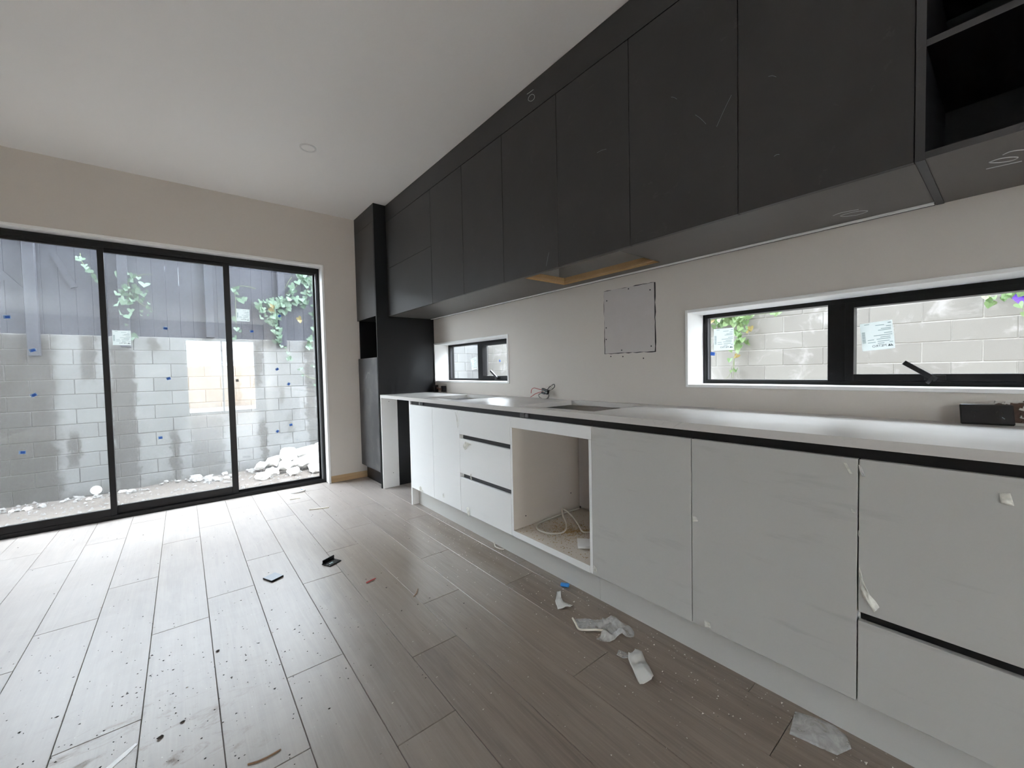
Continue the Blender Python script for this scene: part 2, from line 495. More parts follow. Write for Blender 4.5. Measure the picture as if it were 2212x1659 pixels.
def slab(name, amap, a0, a1, b0, b1, c0, c1, holes, mat, parent=None):
    """rectangular slab in the a-b plane with rectangular holes; amap(a,b,c) -> xyz"""
    A = sorted({a0, a1, *[q for h in holes for q in h[:2] if a0 < q < a1]})
    B = sorted({b0, b1, *[q for h in holes for q in h[2:] if b0 < q < b1]})
    def solid(i, j):
        if i < 0 or j < 0 or i >= len(A) - 1 or j >= len(B) - 1: return False
        ca, cb = (A[i] + A[i + 1]) / 2, (B[j] + B[j + 1]) / 2
        return not any(h[0] < ca < h[1] and h[2] < cb < h[3] for h in holes)
    vs, idx, fs = [], {}, []
    def V(a, b, c):
        k = (a, b, c)
        if k not in idx:
            idx[k] = len(vs); vs.append(amap(a, b, c))
        return idx[k]
    for i in range(len(A) - 1):
        for j in range(len(B) - 1):
            if not solid(i, j): continue
            p, q, r_, s_ = A[i], A[i + 1], B[j], B[j + 1]
            fs.append((V(p, r_, c1), V(q, r_, c1), V(q, s_, c1), V(p, s_, c1)))
            fs.append((V(p, r_, c0), V(p, s_, c0), V(q, s_, c0), V(q, r_, c0)))
            if not solid(i - 1, j): fs.append((V(p, r_, c0), V(p, r_, c1), V(p, s_, c1), V(p, s_, c0)))
            if not solid(i + 1, j): fs.append((V(q, r_, c0), V(q, s_, c0), V(q, s_, c1), V(q, r_, c1)))
            if not solid(i, j - 1): fs.append((V(p, r_, c0), V(q, r_, c0), V(q, r_, c1), V(p, r_, c1)))
            if not solid(i, j + 1): fs.append((V(p, s_, c0), V(p, s_, c1), V(q, s_, c1), V(q, s_, c0)))
    mb = MB(); mb.add(vs, fs)
    return mb.build(name, mat, parent)

MXY = lambda a, b, c: (a, b, c)
MYZ = lambda a, b, c: (c, a, b)
MXZ = lambda a, b, c: (a, c, b)

def text_mesh(body, size, right, up, origin, thick=0.0):
    cu = bpy.data.curves.new('lettering', 'FONT')
    cu.body = body; cu.size = size; cu.extrude = 0.0; cu.resolution_u = 3
    o = bpy.data.objects.new('lettering_tmp', cu)
    COL.objects.link(o)
    dg = bpy.context.evaluated_depsgraph_get()
    me = bpy.data.meshes.new_from_object(o.evaluated_get(dg))
    bpy.data.objects.remove(o)
    right, up, origin = Vector(right), Vector(up), Vector(origin)
    mb = MB()
    mb.add([origin + right * v.co.x + up * v.co.y for v in me.vertices], [tuple(p.vertices) for p in me.polygons])
    bpy.data.meshes.remove(me)
    return mb

def sheet(name, outline, mat, parent=None, zf=None, th=0.0006, rings=5, base=0.0, mapf=None, jitter=0.0):
    """thin crumpled sheet from a star-shaped outline; zf(x,y) lifts it off the surface"""
    c = Vector((sum(p[0] for p in outline) / len(outline), sum(p[1] for p in outline) / len(outline)))
    pts = []
    n0 = len(outline)
    dense = []
    for i in range(n0):
        a, b = Vector(outline[i]), Vector(outline[(i + 1) % n0])
        for k in range(3):
            q = a.lerp(b, k / 3)
            dense.append(q + Vector((random.uniform(-1, 1), random.uniform(-1, 1))) * jitter)
    n = len(dense)
    zf = zf or (lambda x, y: 0.0)
    top = [(c.x, c.y)]
    for r_ in range(1, rings + 1):
        for d in dense:
            q = c.lerp(d, r_ / rings); top.append((q.x, q.y))
    vs = []
    for (x, y) in top: vs.append((x, y, base + th + max(0.0, zf(x, y))))
    for (x, y) in top: vs.append((x, y, base + max(0.0, zf(x, y))))
    N = len(top); fs = []
    for k in range(n):
        fs.append((0, 1 + k, 1 + (k + 1) % n)); fs.append((N, N + 1 + (k + 1) % n, N + 1 + k))
    for r_ in range(rings - 1):
        o = 1 + r_ * n
        for k in range(n):
            a, b = o + k, o + (k + 1) % n
            fs.append((a, a + n, b + n, b)); fs.append((N + a, N + b, N + b + n, N + a + n))
    o = 1 + (rings - 1) * n
    for k in range(n):
        a, b = o + k, o + (k + 1) % n
        fs.append((a, N + a, N + b, b))
    if mapf: vs = [mapf(*v) for v in vs]
    mb = MB(); mb.add(vs, fs)
    return mb.build(name, mat, parent, smooth=True)

# ------------------------------------------------------------------ leaf and stem positions on the garden walls (metres)
VINE_A = [(-0.628,2.569,0.074,0.22,0.32,0.03,0),(-0.567,2.602,0.062,0.8,0.31,0.042,0),(-0.522,2.517,0.081,-0.85,0.01,0.044,0),(-0.483,2.563,0.056,0.27,0.49,-0.039,0),(-0.429,2.537,0.043,-0.06,-0.23,0.004,0),(-0.37,2.452,0.093,0.13,-0.49,-0.028,0),(-0.482,2.431,0.068,-0.4,0.51,0.027,0),(-0.583,2.403,0.074,-0.61,0.38,-0.036,0),(-0.565,2.348,0.037,0.21,-0.36,-0.05,0),(-0.656,2.289,0.056,0.67,-0.27,-0.028,0),(-0.578,2.305,0.062,0.87,0.46,-0.021,0),(-0.518,2.303,0.031,0.83,0.09,0.018,0),(-0.469,2.291,0.056,-0.53,0.54,0.019,0),(-0.43,2.345,0.062,0.84,0.48,-0.02,0),(-0.382,2.3,0.056,-0.25,-0.32,-0.035,0),(-0.459,2.242,0.05,-0.78,-0.17,0.01,0),(-0.617,2.228,0.056,-0.89,0.25,-0.016,0),(-0.538,2.243,0.043,-0.34,0.4,-0.002,0),(-0.396,2.248,0.037,-0.33,0.03,0.02,0),(-0.423,2.212,0.043,-0.8,0.57,-0.048,0),(-0.596,2.172,0.056,0.45,0.43,-0.048,0),(-0.547,2.185,0.068,0.52,-0.1,0.008,0),(-0.662,2.142,0.074,-0.88,-0.45,-0.032,0),(-0.336,2.186,0.031,0.82,-0.28,0.026,0),(-0.338,2.127,0.043,0.77,0.54,-0.016,0),(-0.416,2.071,0.031,-0.26,0.08,0.028,0),(-0.315,2.074,0.025,-0.71,0.32,0.03,0),(-0.424,2.011,0.025,0.65,-0.46,0.045,0),(-0.349,2.016,0.025,-0.74,-0.13,0.011,0),(-0.613,2.039,0.074,0.75,-0.13,0.042,0),(-0.527,2.071,0.056,0.08,-0.16,-0.018,0),(-0.554,1.994,0.087,-0.58,-0.41,-0.035,0),(-0.578,1.861,0.025,0.34,0.6,-0.034,0),(-0.516,1.731,0.068,-0.81,0.59,0.003,0),(-0.53,1.68,0.05,-0.17,-0.24,0.009,0),(-0.545,2.391,0.037,0.59,0.0,-0.008,0),(-0.441,2.386,0.043,-0.8,0.51,-0.047,0),(-0.619,2.334,0.037,-0.01,0.42,-0.037,0),(-0.479,2.348,0.05,0.42,0.54,0.013,0),(-0.509,2.213,0.05,0.52,-0.38,-0.007,0),(-0.354,2.362,0.031,-0.63,0.43,-0.021,0),(-0.568,2.109,0.037,-0.08,0.6,0.035,0)]
VINE_L = [(-1.019,2.718,0.05,0.86,-0.0,-0.001,0),(-0.979,2.728,0.044,0.41,0.03,-0.021,0),(-0.962,2.64,0.05,-0.17,-0.34,-0.012,0),(-0.918,2.588,0.061,0.88,0.56,0.013,0),(-0.943,2.606,0.038,-0.0,-0.13,-0.041,0),(-0.889,2.526,0.061,-0.41,0.36,0.037,0),(-0.855,2.453,0.038,-0.25,0.36,0.027,0)]
VINE_B = [(1.221,2.393,0.056,-0.39,0.03,0.027,0),(1.227,2.19,0.069,-0.88,0.1,-0.025,0),(1.195,2.294,0.069,-0.27,0.21,0.024,0),(1.077,2.192,0.079,0.86,0.55,0.002,0),(1.433,2.346,0.082,0.34,0.29,0.023,0),(1.659,2.819,0.07,0.22,0.35,0.014,0),(1.262,2.307,0.06,-0.51,0.25,0.013,0),(1.666,2.876,0.042,-0.33,-0.3,-0.031,0),(1.656,2.876,0.068,-0.47,0.49,-0.05,0),(1.471,2.48,0.045,-0.23,-0.46,0.011,0),(1.634,2.838,0.066,0.57,-0.04,0.031,0),(1.29,2.311,0.067,0.82,0.56,0.011,0),(1.529,2.58,0.045,0.21,-0.35,0.013,0),(1.037,2.235,0.05,0.85,-0.08,0.046,0),(1.024,2.298,0.084,-0.15,-0.15,0.048,0),(1.401,2.403,0.045,-0.1,-0.18,0.028,0),(1.192,2.279,0.052,0.51,-0.23,-0.023,0),(1.694,2.772,0.067,0.26,0.16,0.024,0),(1.672,2.852,0.064,-0.37,0.08,-0.004,0),(1.52,2.645,0.042,-0.08,0.51,0.039,0),(1.463,2.417,0.059,0.37,0.2,-0.002,0),(1.018,2.239,0.078,-0.37,0.41,-0.043,0),(1.11,2.332,0.053,0.74,-0.34,-0.002,0),(1.332,2.41,0.047,0.56,-0.42,-0.027,0),(1.161,2.36,0.041,0.86,0.6,0.02,0),(1.721,2.916,0.069,0.38,-0.35,-0.021,0),(1.084,2.22,0.059,0.22,-0.45,-0.039,0),(1.519,2.55,0.066,0.68,-0.35,-0.007,0),(1.512,2.639,0.082,-0.8,0.27,-0.035,0),(1.212,2.339,0.065,-0.43,0.11,-0.025,0),(1.181,2.302,0.051,0.43,-0.3,0.021,0),(1.358,2.293,0.044,0.17,-0.24,0.038,0),(1.382,2.383,0.041,-0.8,-0.33,0.045,0),(1.275,2.296,0.084,0.58,-0.35,0.012,0),(1.527,2.526,0.068,-0.21,-0.35,0.033,0),(1.324,2.388,0.078,0.17,0.13,0.024,0),(1.501,2.537,0.049,0.7,0.03,0.026,0),(1.615,2.897,0.068,-0.06,-0.39,-0.035,0),(1.612,2.715,0.08,-0.44,-0.19,-0.034,0),(1.584,2.564,0.041,-0.24,0.53,0.019,0),(1.165,2.291,0.045,-0.38,0.24,0.023,0),(1.65,2.743,0.05,-0.18,0.57,-0.014,0),(1.712,2.551,0.078,-0.61,-0.24,0.017,0),(1.185,2.214,0.089,-0.79,0.36,-0.009,1),(1.636,2.934,0.068,-0.73,-0.42,0.04,0),(1.678,2.407,0.056,-0.18,-0.43,-0.024,0),(1.714,2.434,0.047,-0.58,0.06,-0.01,0),(1.662,2.356,0.05,0.76,0.16,0.036,0),(1.879,2.685,0.067,-0.22,0.19,0.023,0),(1.222,2.098,0.082,-0.69,-0.16,-0.041,0),(1.405,2.313,0.051,-0.46,-0.41,-0.007,0),(1.565,2.345,0.077,-0.54,-0.19,-0.013,0),(1.764,2.791,0.079,0.71,0.22,0.026,0),(1.455,2.315,0.074,0.41,0.27,-0.023,0),(1.32,2.198,0.048,-0.43,0.24,-0.021,0),(1.833,2.965,0.046,-0.67,-0.11,0.036,0),(1.181,2.184,0.064,-0.31,-0.49,0.008,0),(1.329,2.246,0.069,0.38,-0.01,0.044,0),(1.4,2.199,0.086,-0.12,-0.01,0.027,0),(1.071,2.186,0.072,0.57,-0.04,-0.045,0),(1.264,2.126,0.067,-0.19,-0.26,-0.022,0),(1.74,2.721,0.079,-0.27,-0.23,0.048,0),(1.373,2.292,0.063,0.6,0.04,-0.046,0),(1.889,2.683,0.086,0.53,-0.14,0.018,0),(1.221,2.278,0.062,0.02,0.15,-0.032,1),(1.724,2.462,0.059,-0.04,0.27,-0.01,0),(1.243,2.286,0.076,0.07,0.38,-0.014,0),(1.516,2.441,0.058,-0.74,-0.11,0.008,0),(1.381,2.323,0.087,0.39,-0.42,0.025,0),(1.604,2.388,0.076,0.43,0.17,-0.029,0),(1.67,2.424,0.089,-0.19,-0.5,-0.011,0),(1.724,2.849,0.086,-0.2,-0.38,0.019,0),(1.579,2.444,0.085,-0.35,-0.21,0.012,0),(1.304,2.096,0.079,-0.79,0.12,0.033,0),(1.276,2.26,0.064,0.73,-0.17,-0.022,0),(1.576,2.375,0.046,0.11,0.16,-0.032,0),(1.721,2.765,0.076,-0.79,0.03,0.033,0),(1.152,2.023,0.074,-0.49,0.27,0.034,0),(1.708,2.375,0.052,-0.63,0.18,-0.04,0),(1.387,2.396,0.081,0.76,0.55,0.013,0),(1.22,2.127,0.048,-0.23,0.0,0.018,0),(1.46,2.246,0.069,-0.69,0.16,-0.013,0),(1.295,2.305,0.088,0.47,0.29,-0.02,0),(1.75,2.789,0.078,-0.21,-0.18,-0.0,0),(1.469,2.406,0.058,0.63,0.07,-0.045,0),(1.72,2.334,0.048,-0.73,0.03,0.048,0),(1.485,2.261,0.049,0.56,-0.49,0.027,0),(1.794,2.51,0.066,0.03,-0.44,-0.028,0),(1.125,2.109,0.049,0.82,0.26,0.001,0),(1.73,2.793,0.065,0.72,0.21,0.014,0),(1.943,2.901,0.064,0.59,0.51,-0.012,0),(1.176,2.276,0.052,-0.14,0.57,0.049,0),(1.747,2.65,0.066,0.3,-0.36,-0.033,0),(1.752,2.379,0.085,-0.55,-0.48,0.033,0),(1.177,2.168,0.056,0.79,-0.47,-0.032,0),(1.697,2.309,0.062,-0.63,0.07,0.047,0),(1.466,2.294,0.074,-0.24,0.03,0.008,0),(1.797,1.581,0.047,0.42,-0.35,-0.002,0),(1.935,1.997,0.054,0.2,0.37,-0.044,0),(1.912,2.268,0.051,-0.36,-0.0,0.015,1),(1.767,1.655,0.067,0.81,0.59,-0.02,0),(1.88,2.738,0.055,0.05,-0.07,0.042,0),(1.788,2.571,0.041,-0.01,0.12,-0.029,0),(1.887,2.334,0.05,0.84,-0.21,-0.022,0),(1.844,1.929,0.072,-0.2,0.19,-0.025,0),(1.903,2.639,0.075,-0.65,-0.44,0.024,0),(1.881,2.194,0.072,0.67,-0.46,0.009,0),(1.852,2.859,0.063,0.81,-0.38,-0.044,0),(1.872,2.017,0.056,0.71,0.29,-0.043,0),(1.876,2.104,0.069,-0.36,-0.5,0.026,0),(1.911,2.291,0.042,-0.43,0.54,-0.029,0),(1.849,2.816,0.054,0.27,-0.31,-0.036,0),(1.851,2.337,0.061,-0.64,-0.21,-0.001,0),(1.916,2.269,0.065,0.51,0.42,-0.021,0),(1.857,2.761,0.075,0.23,0.2,0.046,0),(1.868,2.84,0.04,0.62,0.14,-0.045,0),(1.745,1.589,0.068,-0.16,-0.14,-0.04,0),(1.851,2.914,0.074,-0.36,-0.3,0.044,0),(1.888,1.919,0.04,-0.49,-0.47,0.006,0),(1.909,2.529,0.077,-0.06,-0.39,0.027,0),(1.843,2.8,0.079,-0.11,-0.2,0.005,0),(1.766,1.62,0.058,-0.21,0.2,0.042,0),(1.892,2.572,0.041,0.79,0.01,-0.006,0),(1.762,1.734,0.048,-0.44,0.02,0.026,0),(1.886,2.111,0.066,-0.72,0.6,-0.037,0),(1.904,2.703,0.063,-0.61,0.27,-0.039,0),(1.865,2.121,0.037,-0.68,0.34,-0.016,0),(1.834,2.194,0.074,-0.39,-0.13,0.038,0),(1.82,2.744,0.079,0.28,0.33,0.023,0),(1.895,2.97,0.073,-0.14,0.42,0.018,0),(1.865,2.552,0.067,0.53,-0.32,-0.001,0),(1.88,3.035,0.073,0.06,0.03,-0.038,0),(1.954,2.705,0.046,0.27,-0.08,0.014,0),(1.864,2.637,0.065,0.44,0.05,-0.007,0),(1.866,2.587,0.062,-0.1,0.25,-0.044,0),(1.881,2.627,0.038,0.48,-0.38,-0.004,1),(1.888,2.415,0.058,0.53,0.34,0.012,1),(1.243,1.821,0.056,-0.86,0.47,0.049,0),(1.255,2.001,0.038,-0.74,-0.26,-0.05,0),(1.227,1.858,0.045,0.82,0.48,0.019,0),(1.185,1.979,0.045,-0.08,0.34,0.019,0),(1.266,1.836,0.057,0.53,-0.04,0.016,0),(1.331,1.898,0.046,-0.31,-0.22,0.018,0),(1.303,1.747,0.056,-0.73,0.17,-0.014,0),(1.213,2.032,0.039,-0.71,-0.49,0.005,0),(1.317,1.761,0.058,-0.63,-0.49,-0.044,0),(1.28,1.922,0.055,0.75,0.17,0.004,0),(1.177,2.003,0.056,-0.37,0.4,-0.043,0),(1.275,1.824,0.05,0.41,-0.05,-0.018,0),(1.299,1.806,0.052,0.03,-0.41,0.014,0),(1.288,1.751,0.048,-0.1,-0.33,-0.022,0),(1.308,1.896,0.041,-0.74,-0.17,0.043,0),(1.262,1.959,0.059,-0.28,-0.27,0.018,0),(1.32,1.868,0.043,-0.08,0.46,-0.044,0),(1.216,1.97,0.056,-0.28,0.06,0.035,0),(1.213,1.857,0.05,-0.13,-0.36,-0.006,0),(1.278,1.714,0.05,-0.58,-0.01,0.023,0),(1.254,2.03,0.058,-0.75,0.19,-0.022,0),(1.325,1.837,0.039,0.35,0.06,0.035,0),(1.234,1.831,0.039,-0.32,0.19,-0.039,0),(1.241,1.693,0.059,-0.2,0.44,0.05,0),(1.619,2.095,0.06,-0.67,0.32,0.023,1),(1.624,2.039,0.05,-0.08,-0.19,-0.033,1),(0.71,2.51,0.05,-0.16,0.53,-0.01,0),(0.741,2.528,0.045,-0.44,0.18,-0.006,0),(0.684,2.478,0.05,0.2,-0.0,-0.021,0),(0.72,2.445,0.05,-0.84,0.4,0.016,0),(0.79,2.34,0.085,-0.46,0.05,0.008,0),(0.754,2.352,0.06,0.01,0.49,0.028,0),(0.835,2.356,0.06,-0.35,-0.13,0.011,0),(0.662,2.035,0.07,-0.61,0.53,-0.045,0),(0.705,1.867,0.06,-0.0,-0.2,0.003,0),(0.759,1.833,0.04,-0.82,-0.25,0.049,0),(1.053,2.334,0.06,0.52,-0.26,-0.004,0),(1.061,2.182,0.07,-0.84,-0.37,-0.031,0),(1.05,2.067,0.06,0.87,-0.16,-0.025,0),(1.183,2.075,0.08,-0.78,-0.38,0.05,0),(1.313,1.686,0.05,0.43,0.51,0.034,0),(1.324,1.6,0.05,0.51,-0.22,-0.033,0),(1.386,1.578,0.03,-0.41,-0.43,-0.032,0),(1.418,1.483,0.04,0.4,0.04,-0.049,0),(1.45,1.412,0.05,-0.35,0.43,0.035,0),(1.478,1.38,0.04,0.41,0.3,0.041,0),(1.421,1.38,0.04,0.1,-0.08,0.007,0),(1.58,1.202,0.035,-0.39,-0.46,-0.024,0),(1.617,1.218,0.04,-0.08,-0.37,-0.042,0),(1.65,1.095,0.03,-0.45,-0.1,0.046,0),(1.798,1.265,0.03,-0.02,0.42,0.024,0),(1.827,1.248,0.03,0.17,-0.15,-0.011,0),(1.854,0.925,0.05,-0.33,0.2,0.036,0),(1.783,1.716,0.06,0.52,-0.18,-0.035,0),(1.785,1.765,0.06,-0.88,0.14,-0.027,0),(0.674,1.72,0.06,-0.89,-0.17,-0.027,0)]
VINE_C = [(2.612,1.774,0.053,-0.53,0.51,-0.038,0),(2.4,1.782,0.06,0.23,0.26,-0.042,0),(2.645,1.72,0.048,-0.28,0.02,0.002,0),(2.275,1.677,0.063,-0.34,-0.19,-0.003,0),(2.391,1.737,0.058,-0.55,-0.39,0.043,0),(2.722,1.742,0.046,-0.61,-0.06,0.041,0),(2.692,1.687,0.064,-0.49,-0.19,0.039,1),(2.461,1.665,0.06,0.3,0.29,-0.002,0),(2.398,1.813,0.063,0.01,0.23,-0.017,0),(2.372,1.686,0.063,0.77,0.28,0.021,0),(2.32,1.669,0.064,0.46,-0.25,-0.001,0),(2.428,1.783,0.059,-0.1,0.12,0.049,0),(2.543,1.816,0.048,0.27,0.09,0.029,0),(2.223,1.684,0.063,0.83,0.38,0.033,0),(2.745,1.703,0.073,-0.3,0.35,0.003,0),(2.394,1.788,0.066,-0.01,0.04,0.016,0),(2.306,1.677,0.055,-0.82,-0.29,0.043,0),(2.568,1.649,0.052,0.12,0.49,-0.002,0),(2.521,1.675,0.045,-0.63,-0.15,0.027,0),(2.226,1.699,0.054,-0.04,-0.37,0.002,0),(2.508,1.658,0.048,0.48,0.1,0.037,0),(2.513,1.718,0.072,-0.89,-0.21,0.049,0),(2.326,1.797,0.045,-0.06,0.5,0.041,0),(2.564,1.727,0.054,-0.13,0.07,-0.005,0),(2.486,1.726,0.054,-0.46,-0.03,-0.04,0),(2.512,1.716,0.061,0.31,0.07,-0.013,0),(2.596,1.722,0.057,0.31,-0.13,-0.027,1),(2.554,1.717,0.071,-0.78,-0.41,0.039,0),(2.405,1.658,0.046,0.79,0.23,-0.045,0),(2.44,1.753,0.051,-0.79,0.07,-0.032,0),(2.391,1.756,0.06,-0.66,0.54,0.037,0),(2.413,1.732,0.074,0.76,0.42,0.043,0),(2.288,1.708,0.065,0.33,-0.46,-0.015,0),(2.496,1.686,0.06,-0.42,-0.05,0.045,0),(2.255,1.536,0.036,-0.73,-0.28,0.024,0),(2.293,1.416,0.053,-0.55,-0.26,-0.039,0),(2.201,1.67,0.044,-0.4,0.36,-0.001,0),(2.194,1.659,0.036,-0.5,0.2,-0.014,0),(2.264,1.51,0.048,0.33,0.02,0.045,0),(2.229,1.591,0.051,0.52,0.28,-0.031,0),(2.246,1.507,0.052,-0.44,-0.47,-0.048,0),(2.284,1.385,0.052,0.36,-0.26,0.049,0),(2.301,1.633,0.042,0.2,0.28,-0.036,0),(2.281,1.303,0.053,-0.42,-0.14,0.048,0),(2.305,1.415,0.051,-0.76,-0.38,0.008,0),(2.205,1.448,0.056,-0.01,-0.04,-0.003,0),(2.246,1.582,0.038,0.05,0.32,0.005,0),(2.272,1.458,0.038,-0.27,-0.36,0.032,0),(2.258,1.425,0.038,-0.51,0.23,0.02,0),(2.198,1.564,0.055,0.87,-0.25,0.023,0),(2.279,1.525,0.041,0.19,0.5,0.01,0),(2.283,1.529,0.045,0.33,-0.07,-0.046,0),(2.293,1.563,0.051,0.57,-0.14,-0.015,0),(2.278,1.424,0.057,0.07,0.44,0.038,0),(2.236,1.642,0.058,0.3,0.21,0.049,0),(2.263,1.532,0.052,0.63,-0.34,-0.031,0),(2.345,1.314,0.044,-0.24,0.58,-0.031,0),(2.236,1.366,0.042,0.73,0.15,-0.028,0),(2.209,1.45,0.039,0.23,-0.45,-0.05,0),(2.251,1.485,0.037,0.32,-0.15,0.008,0),(2.242,1.52,0.051,0.58,-0.39,-0.039,0),(2.27,1.347,0.057,0.64,0.27,-0.012,0),(2.264,1.685,0.047,-0.24,0.53,-0.004,0),(2.149,1.592,0.039,0.41,-0.07,-0.003,0),(2.266,1.359,0.04,0.08,-0.03,0.039,0),(2.238,1.628,0.044,-0.33,0.58,-0.014,0),(2.213,1.359,0.04,-0.6,-0.23,-0.017,0),(2.277,1.652,0.042,-0.64,-0.37,-0.006,0),(2.322,1.739,0.045,0.64,0.54,0.043,0),(2.254,1.742,0.048,0.07,-0.22,0.026,0),(2.218,1.751,0.039,-0.42,-0.04,-0.013,0),(2.167,1.732,0.048,0.34,0.26,0.01,0),(2.081,1.752,0.04,0.09,0.16,-0.019,0),(2.203,1.736,0.05,0.81,-0.45,-0.043,0),(2.234,1.754,0.035,-0.45,-0.36,-0.036,0),(2.142,1.725,0.042,0.6,0.22,0.038,0),(2.283,1.851,0.058,-0.19,0.5,-0.006,0),(2.247,1.833,0.051,0.52,-0.24,-0.025,0),(2.523,1.829,0.073,-0.4,-0.12,0.001,0),(2.633,1.833,0.065,0.72,0.16,-0.012,0),(2.397,1.838,0.061,-0.54,-0.01,0.034,0),(2.34,1.804,0.064,-0.36,0.02,-0.009,0),(2.314,1.847,0.061,0.3,-0.23,-0.025,0),(2.138,1.773,0.053,-0.09,-0.24,-0.032,0),(2.131,1.81,0.067,-0.55,0.35,0.048,0),(2.602,1.876,0.075,0.71,0.23,-0.037,0),(2.453,1.852,0.048,0.76,0.22,-0.044,0),(2.237,1.821,0.066,0.24,0.52,-0.0,0),(2.622,1.765,0.066,-0.63,-0.38,0.018,0),(2.48,1.829,0.068,0.41,-0.03,-0.001,0),(2.506,1.83,0.059,0.54,-0.35,0.017,0),(2.264,1.765,0.073,0.23,-0.08,-0.003,0),(2.353,1.863,0.072,0.53,-0.07,-0.032,0),(2.256,1.835,0.072,0.31,0.58,-0.017,0),(2.413,1.84,0.061,0.36,-0.21,0.018,0),(2.378,1.792,0.056,-0.2,0.41,-0.02,0),(2.624,1.825,0.071,-0.15,-0.24,0.038,0),(2.207,1.79,0.06,-0.52,-0.06,-0.038,0),(2.657,1.863,0.072,0.31,-0.2,0.026,0),(2.485,1.859,0.066,0.36,0.33,-0.016,0),(2.133,1.577,0.06,-0.63,-0.09,0.046,1),(2.141,1.544,0.05,-0.83,-0.19,-0.019,1),(2.101,1.583,0.05,-0.11,0.46,-0.033,1),(2.287,1.232,0.055,-0.71,-0.48,-0.016,1),(2.279,1.24,0.045,0.41,-0.0,0.015,1),(2.363,1.19,0.05,0.02,-0.1,-0.009,0),(2.329,1.056,0.045,-0.83,0.55,0.023,0),(2.296,1.047,0.045,-0.72,-0.28,0.028,0),(2.363,1.039,0.03,0.01,0.32,0.025,0),(2.635,1.495,0.05,-0.64,0.4,-0.03,0),(2.649,1.468,0.05,-0.65,0.32,0.032,0),(2.229,1.43,0.05,-0.36,-0.08,0.023,0),(2.181,1.418,0.05,-0.37,-0.01,0.049,0),(2.165,1.4,0.045,-0.67,0.54,0.039,0),(1.86,1.741,0.05,0.89,-0.23,-0.03,0),(1.802,1.742,0.045,-0.11,-0.31,0.042,0),(1.831,1.729,0.04,0.13,0.43,-0.001,0),(2.149,1.664,0.05,-0.0,0.55,-0.037,0)]
VINE_D = [(0.152,1.659,0.05,-0.49,0.44,0.009,0),(0.137,1.627,0.05,0.51,0.59,0.027,0),(0.147,1.614,0.045,0.2,0.33,0.003,0),(0.119,1.669,0.03,-0.51,-0.14,0.042,0),(0.167,1.676,0.04,0.05,-0.46,0.014,0),(0.053,1.673,0.045,0.89,0.19,-0.001,0),(0.062,1.653,0.035,-0.08,0.19,0.011,0),(0.012,1.681,0.05,-0.02,0.49,0.039,0),(-0.006,1.671,0.04,0.51,0.3,0.022,0),(-0.02,1.584,0.045,-0.54,0.04,-0.023,0),(-0.046,1.509,0.05,-0.53,0.55,-0.027,0),(-0.037,1.687,0.05,0.57,0.42,-0.01,0),(0.031,1.691,0.04,-0.86,-0.3,0.015,0)]
FLOWER = [5.665,-0.04,1.643]
STEM_A = [[(-0.553,2.673),(-0.554,2.509),(-0.53,2.346),(-0.561,2.178),(-0.573,2.012),(-0.574,1.846),(-0.53,1.723)],[(-0.511,2.514),(-0.422,2.575),(-0.371,2.598),(-0.282,2.606)],[(-0.531,2.305),(-0.437,2.189),(-0.34,2.113)]]
STEM_L = [[(-1.004,2.805),(-0.997,2.704),(-0.945,2.61),(-0.886,2.53),(-0.847,2.446)]]
STEM_B = [[(1.767,3.025),(1.606,2.65),(1.458,2.515),(1.312,2.336),(1.14,2.283),(0.924,2.303)],[(1.84,2.994),(1.79,2.622),(1.708,2.411),(1.488,2.352),(1.342,2.221),(1.232,2.019),(1.281,1.865),(1.323,1.67)],[(1.862,2.957),(1.875,2.467),(1.871,2.138),(1.856,1.923),(1.791,1.6)],[(1.322,1.664),(1.41,1.571),(1.415,1.508),(1.488,1.364)],[(1.909,1.014),(1.735,1.061),(1.598,1.194)],[(0.998,2.537),(0.908,2.557),(0.794,2.559),(0.699,2.505),(0.712,2.358),(0.706,1.869)],[(1.539,2.794),(1.479,2.699),(1.41,2.55)]]
STEM_C = [[(2.294,1.795),(2.253,1.589),(2.262,1.468),(2.27,1.381),(2.295,1.294),(2.337,1.181),(2.354,1.083),(2.397,0.976),(2.449,0.931)],[(2.736,1.774),(2.491,1.747),(2.319,1.754),(2.172,1.746),(1.794,1.746)],[(2.337,1.181),(2.338,1.047),(2.355,0.94)]]
STEM_D = [[(0.149,1.778),(0.153,1.69),(0.138,1.607)],[(0.067,1.648),(0.045,1.695),(-0.015,1.672),(-0.044,1.532)]]

# ================================================================== THE ROOM
def structure(o, label, cat):
    return tag(o, label, cat, kind='structure')

# floor: base with planks as parts
floor = structure(box('floor', XL, XW, YN, YB + 0.2, -0.30, -0.012, 'floor_base'), 'dusty grey-brown oak plank floor running towards the sliding door', 'floor')
JOINT = {-5: None, -2: 2.66, -1: 2.99, 0: 2.326, 1: 2.52, 2: 1.66, 3: 2.356, 4: 1.46, 7: 1.64}
PL = 1.218
rj = random.Random(3)
for k in range(-13, 12):
    x0 = -0.145 + 0.2 * k
    x1 = min(x0 + 0.2, XW); x0 = max(x0, XL)
    if x1 - x0 < 0.03: continue
    j = JOINT.get(k)
    if j is None: j = rj.uniform(1.2, 2.4)
    y = j
    while y > YN: y -= PL
    while y < YB + 0.09:
        a, b = max(y, YN), min(y + PL, YB + 0.09)
        if b - a > 0.02:
            box('plank', x0 + 0.0006, x1 - 0.0006, a + 0.0006, b - 0.0006, -0.012, 0.0, 'oak_plank', floor, bev=0.0016)
        y += PL

structure(box('ceiling', XL - 0.2, XW + 0.22, YN - 0.2, YB + 0.2, ZC, ZC + 0.22, 'ceiling_paint'), 'plain off-white painted ceiling above the kitchen', 'ceiling')

